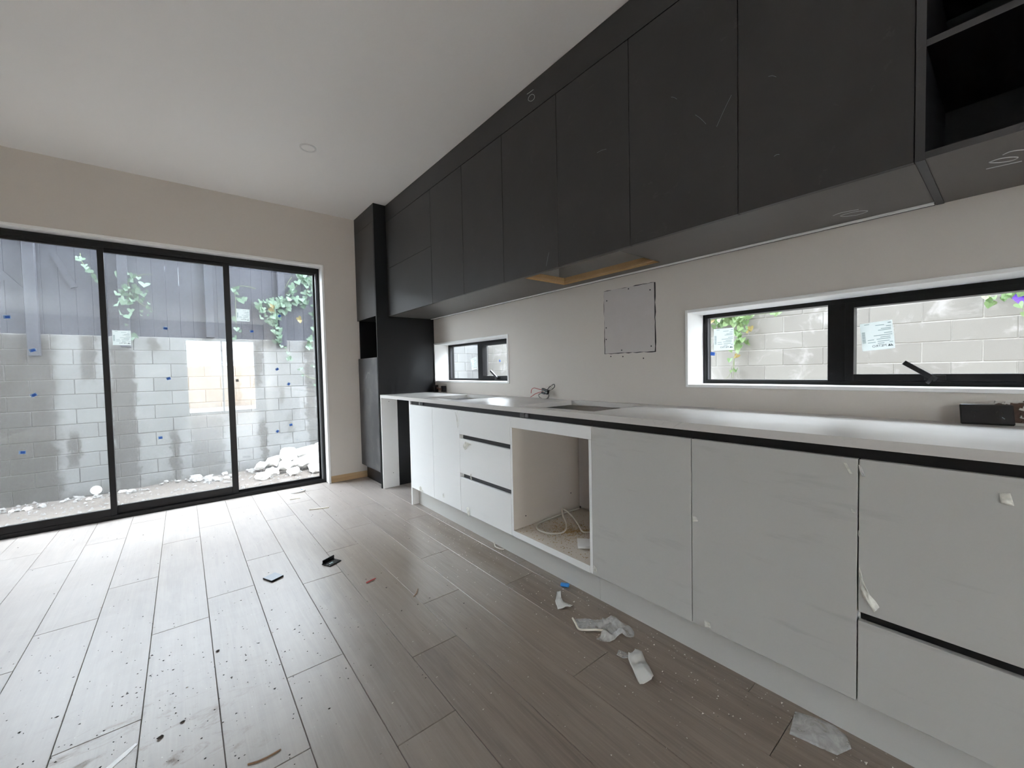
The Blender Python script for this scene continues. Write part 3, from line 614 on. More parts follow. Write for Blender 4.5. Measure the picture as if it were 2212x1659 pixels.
DX0, DX1, DZ = -1.310, 1.134, 2.192
structure(slab('wall_back', MXZ, XL - 0.2, XW, -0.5, ZC, YB, YB + 0.2,
               [(DX0, DX1, -0.012, DZ), (DX1, XW, -0.012, 0.070)], 'wall_paint'),
          'warm grey painted wall around the sliding glass door', 'wall')
W1 = (-0.120, 1.078, 1.0012, 1.399)
W2 = (2.560, 3.790, 1.0012, 1.399)
structure(slab('wall_right', MYZ, YN, YB + 0.2, -0.5, ZC, XW, XW + 0.22, [W1, W2], 'wall_paint'),
          'warm grey painted wall behind the kitchen bench with two slot windows', 'wall')
LH2 = (-5.2, -3.1, 0.0, 2.30)
structure(slab('wall_left', MYZ, YN, YB, -0.5, ZC, XL - 0.2, XL, [LH2], 'wall_paint'),
          'grey painted wall out of view on the left', 'wall')
W3 = (0.077, 1.834, 0.0, 2.206)
structure(slab('wall_front', MXZ, XL - 0.2, XW, -0.5, ZC, YN - 0.2, YN, [W3], 'wall_paint'),
          'grey painted wall behind the viewer with a glazed door', 'wall')

# raw timber plate left bare under the plasterboard
structure(box('trim_1', DX1, XW, YB + 0.009, YB + 0.19, -0.012, 0.070, 'pine', bev=0.002), 'bare pine bottom plate showing below the wall beside the tall cabinet', 'trim')

# ---------------------------------------------------------------- white jamb around the sliding door
jm = MB()
jm.box(DX1 - 0.021, DX1, YB - 0.004, YB + 0.2, 0.0, DZ)
jm.box(DX0, DX0 + 0.021, YB - 0.004, YB + 0.2, 0.0, DZ)
jm.box(DX0 + 0.021, DX1 - 0.021, YB - 0.004, YB + 0.2, DZ - 0.020, DZ)
structure(jm.build('trim_2', 'white_trim', bev=0.002), 'white painted jamb lining the sliding door opening', 'trim')

# ---------------------------------------------------------------- sliding door
YD = 4.4415
dr = root('door_1', 'black aluminium three-panel sliding glass door with dusty panes', 'door', (0, YD + 0.05, 0.0), kind='structure')
IX0, IX1, IZ = DX0 + 0.022, DX1 - 0.022, DZ - 0.021
fr = MB()
fr.box(IX1 - 0.022, IX1, YD, YD + 0.11, 0.0, IZ)
fr.box(IX0, IX0 + 0.022, YD, YD + 0.11, 0.0, IZ)
fr.box(IX0 + 0.022, IX1 - 0.022, YD, YD + 0.11, IZ - 0.030, IZ)
for i in range(4):
    fr.box(IX0 + 0.022, IX1 - 0.022, YD + 0.034 * i, YD + 0.034 * i + 0.006, IZ - 0.052, IZ - 0.030)
fr.build('door_frame', 'black_metal', dr, bev=0.0008)
sl = MB()
sl.box(IX0 + 0.022, IX1 - 0.022, YD, YD + 0.11, 0.0, 0.012)
for i in range(4):
    sl.box(IX0 + 0.022, IX1 - 0.022, YD + 0.034 * i, YD + 0.034 * i + 0.006, 0.012, 0.032)
sl.build('sill_track', 'black_metal', dr, bev=0.0006)
def panel(xa, xb, y0, za, zb, sa, sb, rail, top, glass):
    p = MB()
    p.box(xa, xa + sa, y0, y0 + 0.027, za, zb)
    p.box(xb - sb, xb, y0, y0 + 0.027, za, zb)
    p.box(xa + sa, xb - sb, y0, y0 + 0.027, za, za + rail)
    p.box(xa + sa, xb - sb, y0, y0 + 0.027, zb - top, zb)
    pn = p.build('sliding_panel', 'black_metal', dr, bev=0.0015)
    box('glass_pane', xa + sa - 0.006, xb - sb + 0.006, y0 + 0.010, y0 + 0.016, za + rail - 0.006, zb - top + 0.006, glass, pn)
    return pn
bs = MB(); bs.box(IX1 - 0.034, IX1 - 0.0222, YD + 0.004, YD + 0.034, 0.032, IZ - 0.055); bs.build('brush_seal', 'duct_tape', dr)
pan1 = panel(IX0 + 0.022, -0.438, YD + 0.006, 0.018, IZ - 0.030, 0.040, 0.037, 0.066, 0.040, 'glass_dusty')
pan2 = panel(-0.478, 0.366, YD + 0.040, 0.018, IZ - 0.030, 0.038, 0.046, 0.078, 0.046, 'glass_smeared')
pan3 = panel(0.330, IX1 - 0.022, YD + 0.074, 0.014, IZ - 0.030, 0.040, 0.020, 0.036, 0.010, 'glass_clear')

# ---------------------------------------------------------------- slot windows over the bench
XF = 2.200
def slot_window(name, label, oy, w):
    wr = root(name, label, 'window', (XW + 0.1, (w[0] + w[1]) / 2, w[2]), kind='structure')
    y0, y1, z0, z1 = w[0] + 0.0145, w[1] - 0.0145, w[2] + 0.0145, w[3] - 0.0155
    lin = MB()
    a, b = XW - 0.010, XW + 0.22
    lin.box(a, b, w[0], y0, w[2], w[3]); lin.box(a, b, y1, w[1], w[2], w[3])
    lin.box(a, b, y0, y1, w[2], z0); lin.box(a, b, y0, y1, z1, w[3])
    lin.build('reveal_lining', 'white_trim', wr, bev=0.0015)
    ym0, ym1 = 0.455 + oy, 0.515 + oy
    f = MB()
    f.box(XF, XF + 0.06, y1 - 0.015, y1, z0, z1); f.box(XF, XF + 0.06, y0, y0 + 0.015, z0, z1)
    f.box(XF, XF + 0.06, y0 + 0.015, y1 - 0.015, z0, z0 + 0.017); f.box(XF, XF + 0.06, y0 + 0.015, y1 - 0.015, z1 - 0.020, z1)
    f.box(XF, XF + 0.06, ym0, ym1, z0 + 0.017, z1 - 0.020)
    f.build('window_frame', 'black_metal', wr, bev=0.001)
    bd = MB()
    gy0, gy1, gz0, gz1 = ym1, y1 - 0.015, z0 + 0.017, z1 - 0.020
    bd.box(XF + 0.012, XF + 0.03, gy1 - 0.005, gy1, gz0, gz1); bd.box(XF + 0.012, XF + 0.03, gy0, gy1 - 0.005, gz0, gz0 + 0.004)
    bd.build('glazing_bead', 'sealant', wr)
    box('glass_pane', XF + 0.030, XF + 0.036, gy0 - 0.004, gy1 + 0.004, gz0 - 0.004, gz1 + 0.004, 'glass', wr)
    s = MB()
    sy0, sy1 = y0 + 0.016, ym0 - 0.001
    sz0, sz1 = z0 + 0.018, z1 - 0.021
    a, b = XF - 0.010, XF + 0.045
    s.box(a, b, sy0, sy0 + 0.030, sz0, sz1); s.box(a, b, sy1 - 0.030, sy1, sz0, sz1)
    s.box(a, b, sy0 + 0.030, sy1 - 0.030, sz0, sz0 + 0.028); s.box(a, b, sy0 + 0.030, sy1 - 0.030, sz1 - 0.022, sz1)
    sash = s.build('awning_sash', 'black_metal', wr, bev=0.001)
    box('glass_pane', XF + 0.018, XF + 0.024, sy0 + 0.027, sy1 - 0.027, sz0 + 0.025, sz1 - 0.019, 'glass', sash)
    hy = 0.190 + oy; hz = sz0 + 0.008
    h = MB()
    h.box(a - 0.010, a, hy - 0.034, hy + 0.024, hz - 0.004, hz + 0.016)
    d = Vector((-0.35, 0.080, 0.066)).normalized() if False else Vector((-0.10, 0.80, 0.62)).normalized()
    n = Vector((-1, 0, 0)); sd = d.cross(n).normalized(); n2 = sd.cross(d).normalized()
    h.obox(Vector((a - 0.018, hy + 0.034, hz + 0.032)), d, sd, n2, 0.056, 0.0085, 0.007)
    h.obox(Vector((a - 0.016, hy + 0.006, hz - 0.002)), sd, d, n2, 0.016, 0.006, 0.008)
    h.build('handle', 'black_plastic', wr, bev=0.0012)
    return wr
win1 = slot_window('window_1', 'black framed slot window over the bench at the right, with labels on both panes', 0.0, W1)
win2 = slot_window('window_2', 'small-looking black framed slot window beside the tall black cabinet', 2.712, W2)

# reflected door behind the viewer; left one unseen, added to let in fill light
def plain_window(name, label, amap, h, c, mat='glass'):
    wr = root(name, label, 'window', amap((h[0] + h[1]) / 2, h[2], c), kind='structure')
    mb = MB(); 
    holes = [(h[0] + 0.05, (h[0] + h[1]) / 2 - 0.02, h[2] + 0.05, h[3] - 0.05), ((h[0] + h[1]) / 2 + 0.02, h[1] - 0.05, h[2] + 0.05, h[3] - 0.05)]
    slab('window_frame', amap, h[0], h[1], h[2], h[3], c - 0.03, c + 0.03, holes, 'white_trim', wr)
    for q in holes:
        slab('glass_pane', amap, q[0] - 0.005, q[1] + 0.005, q[2] - 0.005, q[3] + 0.005, c - 0.003, c + 0.003, [], mat, wr)
plain_window('door_3', 'white framed glazed door behind the viewer', MXZ, W3, YN - 0.12)
plain_window('door_2', 'glazed garden door out of view on the left', MYZ, LH2, XL - 0.12)
structure(box('patio', -9.2, XL - 0.21, -9.5, 5.5, -0.9, -0.10, 'patio'), 'pale concrete patio added out of view on the left to bounce light', 'paving')  # unseen pale slab, added to bounce light in through the left opening
structure(box('patio_rear', XL - 0.21, XO - 0.5, -10.5, YN - 0.21, -0.9, -0.10, 'patio'), 'pale concrete patio out of view behind', 'paving')

# ================================================================== OUTSIDE
g = MB()
NX, NY = 96, 96
gx0, gx1, gy0, gy1 = -7.0, XO + 0.6, -7.0, YO + 0.6
def gz(x, y):
    z = ZG + 0.05 * mnoise.noise(Vector((x * 1.3, y * 1.3, 0.3))) + 0.02 * mnoise.noise(Vector((x * 6, y * 6, 1.7)))
    if XL - 0.4 < x < XW + 0.4 and YN - 0.4 < y < YB + 0.4: z = ZG - 0.05
    return z
vs = []; fs = []
for j in range(NY + 1):
    for i in range(NX + 1):
        x = gx0 + (gx1 - gx0) * i / NX; y = gy0 + (gy1 - gy0) * j / NY
        vs.append((x, y, gz(x, y)))
for j in range(NY):
    for i in range(NX):
        o = j * (NX + 1) + i
        fs.append((o, o + 1, o + NX + 2, o + NX + 1))
g.add(vs, fs)
structure(g.build('ground', 'soil', smooth=True), 'bare brown soil strewn with stone dust outside the sliding door', 'ground')

# far block wall (beyond the sliding door)
wf = structure(box('wall_outside_far', -5.4, XO + 0.2, YO + 0.008, YO + 0.19, -0.9, 1.704, 'mortar'), 'grey concrete block retaining wall with damp streaks beyond the sliding door', 'wall')
for k in range(12):
    z1 = 1.7045 - 0.2 * k
    ph = 0.27 if k % 2 == 0 else 0.07
    x = ph - 0.4 * 8
    while x < XO - 0.3:
        d = rj.uniform(-0.0025, 0.0025)
        box('block', x + 0.0035, x + 0.3965, YO + d, YO + 0.05 + d, z1 - 0.1965, z1 - 0.0035, 'block_far', wf, bev=0.004)
        x += 0.4
# side block wall (beyond the kitchen windows)
ws = structure(box('wall_outside_right', XO + 0.006, XO + 0.2, -6.0, YO, -0.9, 2.30, 'mortar_lit'), 'pale grey concrete block wall seen through the two slot windows', 'wall')
for k in range(9):
    z1 = 2.2966 - 0.2 * k
    ph = 0.18 if k % 2 == 1 else 0.38
    y = ph - 0.4 * 5
    while y < YO - 0.02:
        d = rj.uniform(-0.0025, 0.0025)
        box('block', XO + d, XO + 0.05 + d, y + 0.0035, min(y + 0.3965, YO - 0.001), z1 - 0.1965, z1 - 0.0035, 'block_side', ws, bev=0.004)
        y += 0.4
structure(box('shade_block_top', XL - 0.25, XW + 0.27, YN - 0.25, YB + 0.25, ZC + 0.221, 11.0, 'shade_block_dark'), 'tall unseen block added above the ceiling to shade the courtyard', 'light blocker')  # unseen mass added to cut the sky light reaching the block walls
structure(box('shade_block_left', -16.0, XL - 0.26, 2.6, YB + 0.25, -0.9, 11.0, 'shade_block_dark'), 'tall unseen block added on the left to shade the courtyard', 'light blocker')  # unseen mass added to shut sky out of the courtyard from the left
structure(box('bounce_block_left', -13.0, -10.0, -12.0, 6.0, -0.9, 3.0, 'added_block_pale'), 'pale unseen block added on the left to screen sky and bounce light', 'light blocker')  # unseen mass added to screen low sky and bounce light indoors
structure(box('shade_block_right', XO + 1.2, XO + 3.0, -7.0, 14.0, -0.9, 4.4, 'added_block_pale'), 'pale unseen block added beyond the side wall to hide sky from the bench', 'light blocker')  # unseen mass added to keep direct sky light off the bench
# warm neighbour wall out of view, mirrored faintly in the door glass
structure(box('wall_outside_front', -8.0, 5.2, -10.9, -10.6, -0.9, 1.50, 'warm_wall'), 'warm tan wall out of view behind the viewer', 'wall')

# black paling fence on top of the far wall
fence = root('paling_fence', 'black stained paling fence standing on the far block wall', 'fence', (0, YO + 0.03, 1.70))
FT = 2.99
xs = -0.142 - 0.1545 * 24
i = 0
while xs < XO - 0.2:
    gap = rj.uniform(0.0002, 0.0009)
    box('paling', xs + gap / 2, xs + 0.1545 - gap / 2, YO + 0.02 + rj.uniform(-0.003, 0.003), YO + 0.038, 1.700 + rj.uniform(-0.004, 0.004), FT + rj.uniform(-0.01, 0.01), 'fence_black', fence, bev=0.003)
    box('slit_light_stop', xs - 0.012, xs + 0.012, YO + 0.0385, YO + 0.0395, 1.70, 2.62 + rj.uniform(-0.15, 0.30), 'fence_black', fence)  # unseen strip added behind each joint to stop sky glare through the slit
    xs += 0.1545; i += 1
for z in (1.95, 2.78):
    box('rail', -5.0, XO - 0.1, YO + 0.040, YO + 0.085, z, z + 0.09, 'fence_black', fence)
for px, zb in ((-3.30, 1.42), (-1.46, 1.42), (-0.60, 1.55), (0.372, 1.72), (1.372, 1.60), (2.4, 1.5)):
    box('post', px - 0.052, px + 0.052, YO - 0.075, YO + 0.016, zb, FT + 0.05, 'fence_black', fence, bev=0.003)
for (xa, za, xb, zb) in ((-1.76, 2.52, -1.46, 2.14), (-1.25, 2.75, -1.08, 2.34)):
    d = Vector((xb - xa, 0, zb - za)); L = d.length; d.normalize()
    bm_ = MB(); bm_.obox(((xa + xb) / 2, YO + 0.008, (za + zb) / 2), d, (0, 1, 0), d.cross(Vector((0, 1, 0))), L / 2, 0.011, 0.035)
    bm_.build('brace', 'fence_black', fence)

# ================================================================== VINES
def leaf_mesh(kind, matname):
    key = ('leaf', kind, matname)
    if key in CACHE: return CACHE[key]
    if kind == 0:    # heart
        prof = [(0.0, 0.06), (0.22, 0.34), (0.50, 0.40), (0.72, 0.20), (0.62, -0.22), (0.34, -0.66), (0.0, -1.05)]
    elif kind == 1:  # broad heart
        prof = [(0.0, 0.10), (0.26, 0.36), (0.60, 0.36), (0.80, 0.08), (0.62, -0.34), (0.30, -0.72), (0.0, -0.95)]
    else:            # narrow
        prof = [(0.0, 0.25), (0.20, 0.30), (0.38, 0.10), (0.44, -0.25), (0.34, -0.65), (0.16, -0.98), (0.0, -1.25)]
    mid = [(0.0, 0.08), (0.0, -0.2), (0.0, -0.5), (0.0, prof[-1][1])]
    vs = [(0.0, 0.02, q[1]) for q in mid]
    for s in (1, -1):
        for (x, z) in prof[1:-1]:
            vs.append((s * x, -0.12 * abs(x) - 0.10 * (z * z), z))
    fs = []
    for b, flip in ((4, False), (9, True)):
        q = [(0, b, b + 1), (0, b + 1, b + 2, 1), (1, b + 2, b + 3, 2), (2, b + 3, b + 4, 3)]
        fs += [tuple(reversed(f)) if flip else f for f in q]
    me = bpy.data.meshes.new('leaf'); me.from_pydata(vs, [], fs); me.update()
    me.materials.append(MATS[matname])
    CACHE[key] = me
    return me

def vine(name, label, leaves, stems, axis, depth, green, group=None):
    c = leaves[0]
    loc = (c[0], depth, c[1]) if axis == 'y' else (depth, c[0], c[1])
    vr = root(name, label, 'vine', loc, group)
    for i, st in enumerate(stems):
        mb = MB()
        wob = [((a, depth + 0.02 + 0.01 * math.sin(3 * k), z) if axis == 'y' else (depth + 0.02, a, z)) for k, (a, z) in enumerate(st)]
        mb.tube(wob, 0.0045, 5, 4, 0.002)
        mb.build('stem', 'stem_green', vr, smooth=True)
    for (a, z, s, rot, tilt, dz, yel) in leaves:
        kind = 0 if abs(rot) < 0.4 else (1 if rot > 0 else 2 if tilt > 0.35 else 0)
        o = bpy.data.objects.new('leaf', leaf_mesh(kind, 'leaf_yellow' if yel else green))
        wl = Vector((a, depth - 0.03 + dz * 0.9, z)) if axis == 'y' else Vector((depth - 0.03 + dz * 0.9, a, z))
        reg(o, vr, wl)
        o.scale = (s, s, s)
        rz = 0.0 if axis == 'y' else -math.pi / 2
        o.rotation_euler = (-0.35 + tilt, rot * 0.9, rz + rot * 0.5)
    return vr

vine('vine', 'clump of large heart-shaped leaves hanging on the fence behind the middle door panel', VINE_A, STEM_A, 'y', YO - 0.06, 'leaf_green')
vine('vine', 'short strand of pale leaves on the fence behind the left door panel', VINE_L, STEM_L, 'y', YO - 0.04, 'leaf_green')
vine('vine', 'big leafy vine tumbling over the fence behind the right door panel', VINE_B, STEM_B, 'y', YO - 0.08, 'leaf_green')
vine('vine', 'bright green ivy trailing down the block wall behind the left slot window pane', VINE_C, STEM_C, 'x', XO - 0.06, 'leaf_bright')
fv = vine('vine', 'few green leaves with a purple flower at the top corner of the right window', VINE_D, STEM_D, 'x', XO - 0.06, 'leaf_bright')
fl = MB()
for k in range(5):
    a = k * 2 * math.pi / 5
    ca, sa = math.cos(a), math.sin(a)
    cb, sb = math.cos(a + 0.63), math.sin(a + 0.63)
    cc, sc_ = math.cos(a - 0.63), math.sin(a - 0.63)
    fx, fy, fz_ = FLOWER
    fl.add([(fx, fy, fz_), (fx - 0.02, fy + 0.05 * cc, fz_ + 0.05 * sc_), (fx - 0.028, fy + 0.06 * ca, fz_ + 0.06 * sa), (fx - 0.02, fy + 0.05 * cb, fz_ + 0.05 * sb)], [(0, 1, 2, 3)])
fl.build('flower', 'purple_petal', fv)

# small leaf patches growing on single palings
# ================================================================== RUBBLE
def rock_mesh(i, mat):
    key = ('rock', i, mat)
    if key in CACHE: return CACHE[key]
    bm = bmesh.new()
    bmesh.ops.create_icosphere(bm, subdivisions=2, radius=1.0)
    for v in bm.verts:
        q = v.co.normalized()
        s = 0.78 + 0.38 * mnoise.noise(q * 1.4 + Vector((i * 7.1, 0, 0))) + 0.16 * mnoise.noise(q * 3.7 + Vector((0, i * 3.3, 0)))
        v.co = Vector((q.x * s, q.y * s * 0.9, q.z * s * 0.62))
    me = bpy.data.meshes.new('rock'); bm.to_mesh(me); bm.free()
    me.materials.append(MATS[mat]); CACHE[key] = me
    return me
rr = random.Random(21)
def stone(x, y, z, s, mat, label, group):
    o = bpy.data.objects.new('rubble_stone', rock_mesh(rr.randrange(6), mat))
    reg(o, None, (x, y, z)); o.scale = (s * rr.uniform(0.8, 1.35), s * rr.uniform(0.8, 1.2), s * rr.uniform(0.75, 1.15))
    o.rotation_euler = (rr.uniform(-.3, .3), rr.uniform(-.3, .3), rr.uniform(0, 6.28))
    tag(o, label, 'stone', group)
# white heap against the wall, right pane
for (x, y, z, s) in ((0.95, 7.70, -0.36, 0.13), (1.15, 7.75, -0.33, 0.16), (1.36, 7.72, -0.24, 0.22), (1.62, 7.70, -0.24, 0.24), (1.90, 7.68, -0.20, 0.26),
                     (2.22, 7.66, -0.16, 0.30), (2.55, 7.60, -0.12, 0.34), (1.25, 7.45, -0.36, 0.17), (1.50, 7.42, -0.34, 0.20), (1.78, 7.40, -0.33, 0.21),
                     (2.08, 7.38, -0.32, 0.24), (2.42, 7.30, -0.30, 0.28), (1.05, 7.35, -0.42, 0.13), (0.90, 7.20, -0.43, 0.11), (1.30, 7.12, -0.42, 0.12), (1.62, 7.08, -0.41, 0.15), (1.95, 7.05, -0.40, 0.17)):
    stone(x, y, z, s, 'rubble', 'white plaster lump in the heap outside the right door panel', 'white rubble heap')
# broken chunks along the foot of the wall
for k in range(46):
    x = rr.uniform(-1.9, 1.1); y = YO - rr.uniform(0.06, 0.42)
    stone(x, y, gz(x, y) + 0.015, rr.uniform(0.025, 0.075) * (1.25 if x > 0 else 1.0), rr.choice(['rubble', 'rubble_grey', 'rubble_grey']), 'small broken stone along the foot of the far block wall', 'stones along the wall foot')
ch = MB()
for k in range(1500):
    x = rr.uniform(-2.3, 2.9); y = rr.uniform(5.2, YO - 0.02)
    s = rr.uniform(0.006, 0.026); z = gz(x, y)
    a = rr.uniform(0, 6.28)
    ch.add([(x + s * math.cos(a + 2.1 * q) * rr.uniform(.7, 1.4), y + s * math.sin(a + 2.1 * q), z + 0.004) for q in range(3)] + [(x, y, z + s * rr.uniform(0.5, 1.1) + 0.006)], [(0, 1, 3), (1, 2, 3), (2, 0, 3)])
tag(ch.build('stone_chips', 'rubble_grey'), 'loose stone chips scattered over the soil outside the door', 'gravel', kind='stuff')
box_ = MB(); box_.obox((-1.30, 6.1, gz(-1.3, 6.1) + 0.03), (0.9, 0.4, 0.02), (-0.4, 0.9, 0), (0, 0, 1), 0.55, 0.035, 0.018)
tag(box_.build('timber_offcut', 'pine'), 'pale orange timber offcut lying on the soil behind the left pane', 'timber')

# ================================================================== KITCHEN: tall cabinet
tc = root('tall_cabinet', 'tall charcoal pantry cabinet with an open niche in the room corner', 'cabinet', (1.75, 4.07, 0.0))
tsy = YT + 0.018
box('side_panel', XT, XW, YT, tsy, 0.0, ZC - 0.002, 'charcoal_smooth', tc, bev=0.0008)
box('door', XT, XT + 0.018, tsy + 0.003, YB - 0.004, 1.651, 2.540, 'charcoal', tc, bev=0.0008)
box('filler_panel', XT + 0.001, XT + 0.018, tsy + 0.001, YB - 0.002, 2.543, ZC - 0.002, 'charcoal', tc)
box('lower_door', XT, XT + 0.018, tsy + 0.003, YB - 0.004, 0.150, 1.258, 'charcoal_scuffed', tc, bev=0.0008)
box('kick_panel', XT + 0.055, XT + 0.071, tsy, YB - 0.002, 0.0, 0.146, 'charcoal_smooth', tc)
nb = MB()
nb.box(XT + 0.020, XW - 0.004, tsy, tsy + 0.016, 0.15, ZC - 0.004)
nb.box(XT + 0.020, XW - 0.004, YB - 0.018, YB - 0.003, 0.15, ZC - 0.004)
nb.box(XW - 0.016, XW - 0.004, tsy + 0.016, YB - 0.018, 0.15, ZC - 0.004)
for z in (0.15, 1.242, 1.652, 2.50):
    nb.box(XT + 0.020, XW - 0.016, tsy + 0.016, YB - 0.018, z, z + 0.016)
nb.build('carcass', 'charcoal_inside', tc)

sp_ = root('support_panel', 'narrow white support panel with screw dots under the bench against the tall cabinet', 'panel', (1.535, 3.787, 0.0))
box('board', 1.457, 1.617, YT - 0.0175, YT - 0.0005, 0.0, 0.871, 'white_board', sp_, bev=0.0008)
for (x, z) in ((1.534, 0.833), (1.557, 0.138)):
    MB().cyl((x, YT - 0.0176, z), (0, -1, 0), 0.0035, 0.0006, 10).build('screw', 'screw_dark', sp_)

# ================================================================== KITCHEN: upper cabinets
S = [YT, 2.9079, 2.4436, 1.9857, 1.5198, 1.0775, 0.6282, 0.1771]
ZT = 2.5403
def upper(label, ya, yb, doors, light=False):
    r_ = root('upper_cabinet', label, 'cabinet', ((XU + XW) / 2, (ya + yb) / 2, ZU + 0.018), 'charcoal upper cabinets')
    c = MB(); z0 = ZU + 0.0185; z1 = ZT
    a, b = XU + 0.020, XW - 0.002
    c.box(a, b, yb + 0.0005, yb + 0.0165, z0, z1); c.box(a, b, ya - 0.0165, ya - 0.0005, z0, z1)
    c.box(a, b, yb + 0.0165, ya - 0.0165, z1 - 0.016, z1)
    c.box(b - 0.016, b, yb + 0.0165, ya - 0.0165, z0, z1 - 0.016)
    if light:
        c.box(a, a + 0.012, yb + 0.0165, ya - 0.0165, z0, z1 - 0.016)
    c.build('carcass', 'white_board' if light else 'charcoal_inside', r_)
    for (da, db, za, zb, lab) in doors:
        d = box('door', XU, XU + 0.018, db + 0.0016, da - 0.0016, za, zb, 'charcoal', r_, bev=0.0009)
        if lab: d['label'] = lab
    return r_
upper('charcoal upper cabinet with a split lift-up front next to the tall cabinet', S[0] - 0.002, S[1], [(S[0] - 0.002, S[1], 2.101, ZT - 0.002, None), (S[0] - 0.002, S[1], ZU, 2.098, None)])
upper('narrow two-door charcoal upper cabinet, second from the tall cabinet', S[1], S[3], [(S[1], S[2], ZU, ZT - 0.002, None), (S[2], S[3], ZU, ZT - 0.002, None)])
upper('two-door charcoal upper cabinet above the square hood cutout', S[3], S[5], [(S[3], S[4], ZU, ZT - 0.002, None), (S[4], S[5], ZU, ZT - 0.002, None)], light=True)
upper('two-door charcoal upper cabinet with the widest-looking doors, beside the open black shelves', S[5], S[7], [(S[5], S[6], ZU, ZT - 0.002, None), (S[6], S[7], ZU, ZT - 0.002, None)])

# soffit board closing the underside, with the hood cutout
up = root('soffit_board', 'long charcoal board under the upper cabinets with a rectangular hood cutout', 'panel', (1.8, 2.0, ZU))
HC = (1.597, 1.938, 1.158, 1.835)
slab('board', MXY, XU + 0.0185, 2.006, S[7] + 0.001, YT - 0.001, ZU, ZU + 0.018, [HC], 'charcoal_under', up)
eg = MB(); e = 0.0012
eg.box(HC[1] - e, HC[1], HC[2], HC[3], ZU + 0.001, ZU + 0.045)
eg.box(HC[0], HC[1] - e, HC[3] - e, HC[3], ZU + 0.001, ZU + 0.045)
eg.box(HC[0], HC[1] - e, HC[2], HC[2] + e, ZU + 0.001, ZU + 0.045)
eg.box(HC[0], HC[0] + e, HC[2] + e, HC[3] - e, ZU + 0.001, ZU + 0.045)
o = eg.build('cut_edge', 'chipboard', up); o['label'] = 'raw chipboard edge of the hood cutout'
bt = MB()
bt.box(HC[1] - 0.014, HC[1] - e, HC[2] + 0.004, HC[3] - 0.02, ZU + 0.012, ZU + 0.020)
bt.box(HC[0] + 0.02, HC[1] - 0.016, HC[3] - 0.014, HC[3] - e, ZU + 0.012, ZU + 0.020)
bt.build('batten', 'pine', up)
tag(box('led_channel', 2.010, 2.030, S[7] + 0.002, YT - 0.004, ZU - 0.004, ZU + 0.012, 'silver_bead'), 'thin pale light channel running along the wall under the upper cabinets', 'light channel')
tag(box('scribe_strip', 2.032, XW - 0.0005, S[7] + 0.002, YT - 0.002, ZU - 0.002, ZU + 0.016, 'charcoal_inside'), 'thin black scribe strip between light channel and kitchen wall', 'strip')
tag(box('bulkhead_panel', XU + 0.0005, XU + 0.018, -0.95, YT - 0.001, ZT + 0.002, ZC - 0.003, 'charcoal'), 'long charcoal filler panel between upper doors and ceiling', 'panel')

# open shelf unit
osu = root('open_shelf_cabinet', 'open black shelf cabinet at the right end of the uppers', 'cabinet', (1.8, -0.3, ZU))
S8 = 0.1571; SE = -0.75
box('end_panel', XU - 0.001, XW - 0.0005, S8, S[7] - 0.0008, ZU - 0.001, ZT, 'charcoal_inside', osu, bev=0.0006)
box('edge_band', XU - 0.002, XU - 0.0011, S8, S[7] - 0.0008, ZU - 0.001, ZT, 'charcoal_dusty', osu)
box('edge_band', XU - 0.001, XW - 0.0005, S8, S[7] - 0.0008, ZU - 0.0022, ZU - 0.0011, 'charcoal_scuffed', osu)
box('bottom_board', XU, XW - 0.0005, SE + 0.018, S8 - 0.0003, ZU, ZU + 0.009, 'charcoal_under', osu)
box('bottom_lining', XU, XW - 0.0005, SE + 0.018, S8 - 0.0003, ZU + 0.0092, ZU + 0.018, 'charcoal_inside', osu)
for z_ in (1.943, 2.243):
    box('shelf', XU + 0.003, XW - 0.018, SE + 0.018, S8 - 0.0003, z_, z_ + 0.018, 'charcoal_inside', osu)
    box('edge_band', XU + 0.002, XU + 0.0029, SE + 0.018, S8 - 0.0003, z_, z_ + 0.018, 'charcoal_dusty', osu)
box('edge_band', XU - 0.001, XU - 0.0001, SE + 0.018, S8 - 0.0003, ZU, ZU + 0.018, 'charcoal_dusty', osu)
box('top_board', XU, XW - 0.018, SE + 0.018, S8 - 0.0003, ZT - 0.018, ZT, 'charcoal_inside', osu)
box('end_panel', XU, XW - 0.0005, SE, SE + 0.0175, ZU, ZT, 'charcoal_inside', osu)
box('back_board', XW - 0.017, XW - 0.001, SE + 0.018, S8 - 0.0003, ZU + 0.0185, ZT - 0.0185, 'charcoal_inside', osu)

# chalk marks left by the installers
def chalk(name, pts_list, mapf, label, r_=0.0011):
    mb = MB()
    for pts in pts_list:
        mb.tube([mapf(*p) for p in pts], r_, 5, 5)
    tag(mb.build(name, 'chalk', smooth=True), label, 'writing')
chalk('chalk_mark', [[(1.741, 2.654), (1.715, 2.652), (1.688, 2.651)], [(1.73, 2.628), (1.716, 2.634), (1.697, 2.631), (1.681, 2.615), (1.681, 2.601), (1.695, 2.597), (1.711, 2.600), (1.731, 2.616), (1.73, 2.628)]],
      lambda y, z: (XU - 0.0002, y, z), 'faint chalk 10 written sideways on the filler panel near the ceiling')
chalk('chalk_mark', [[(1.873, 0.425), (1.861, 0.398), (1.874, 0.352)], [(1.892, 0.363), (1.889, 0.387), (1.901, 0.409), (1.924, 0.394), (1.938, 0.364), (1.922, 0.336), (1.902, 0.347), (1.892, 0.363)]],
      lambda x, y: (x, y, ZU - 0.0002), 'chalk 10 written on the soffit board left of the open shelves')
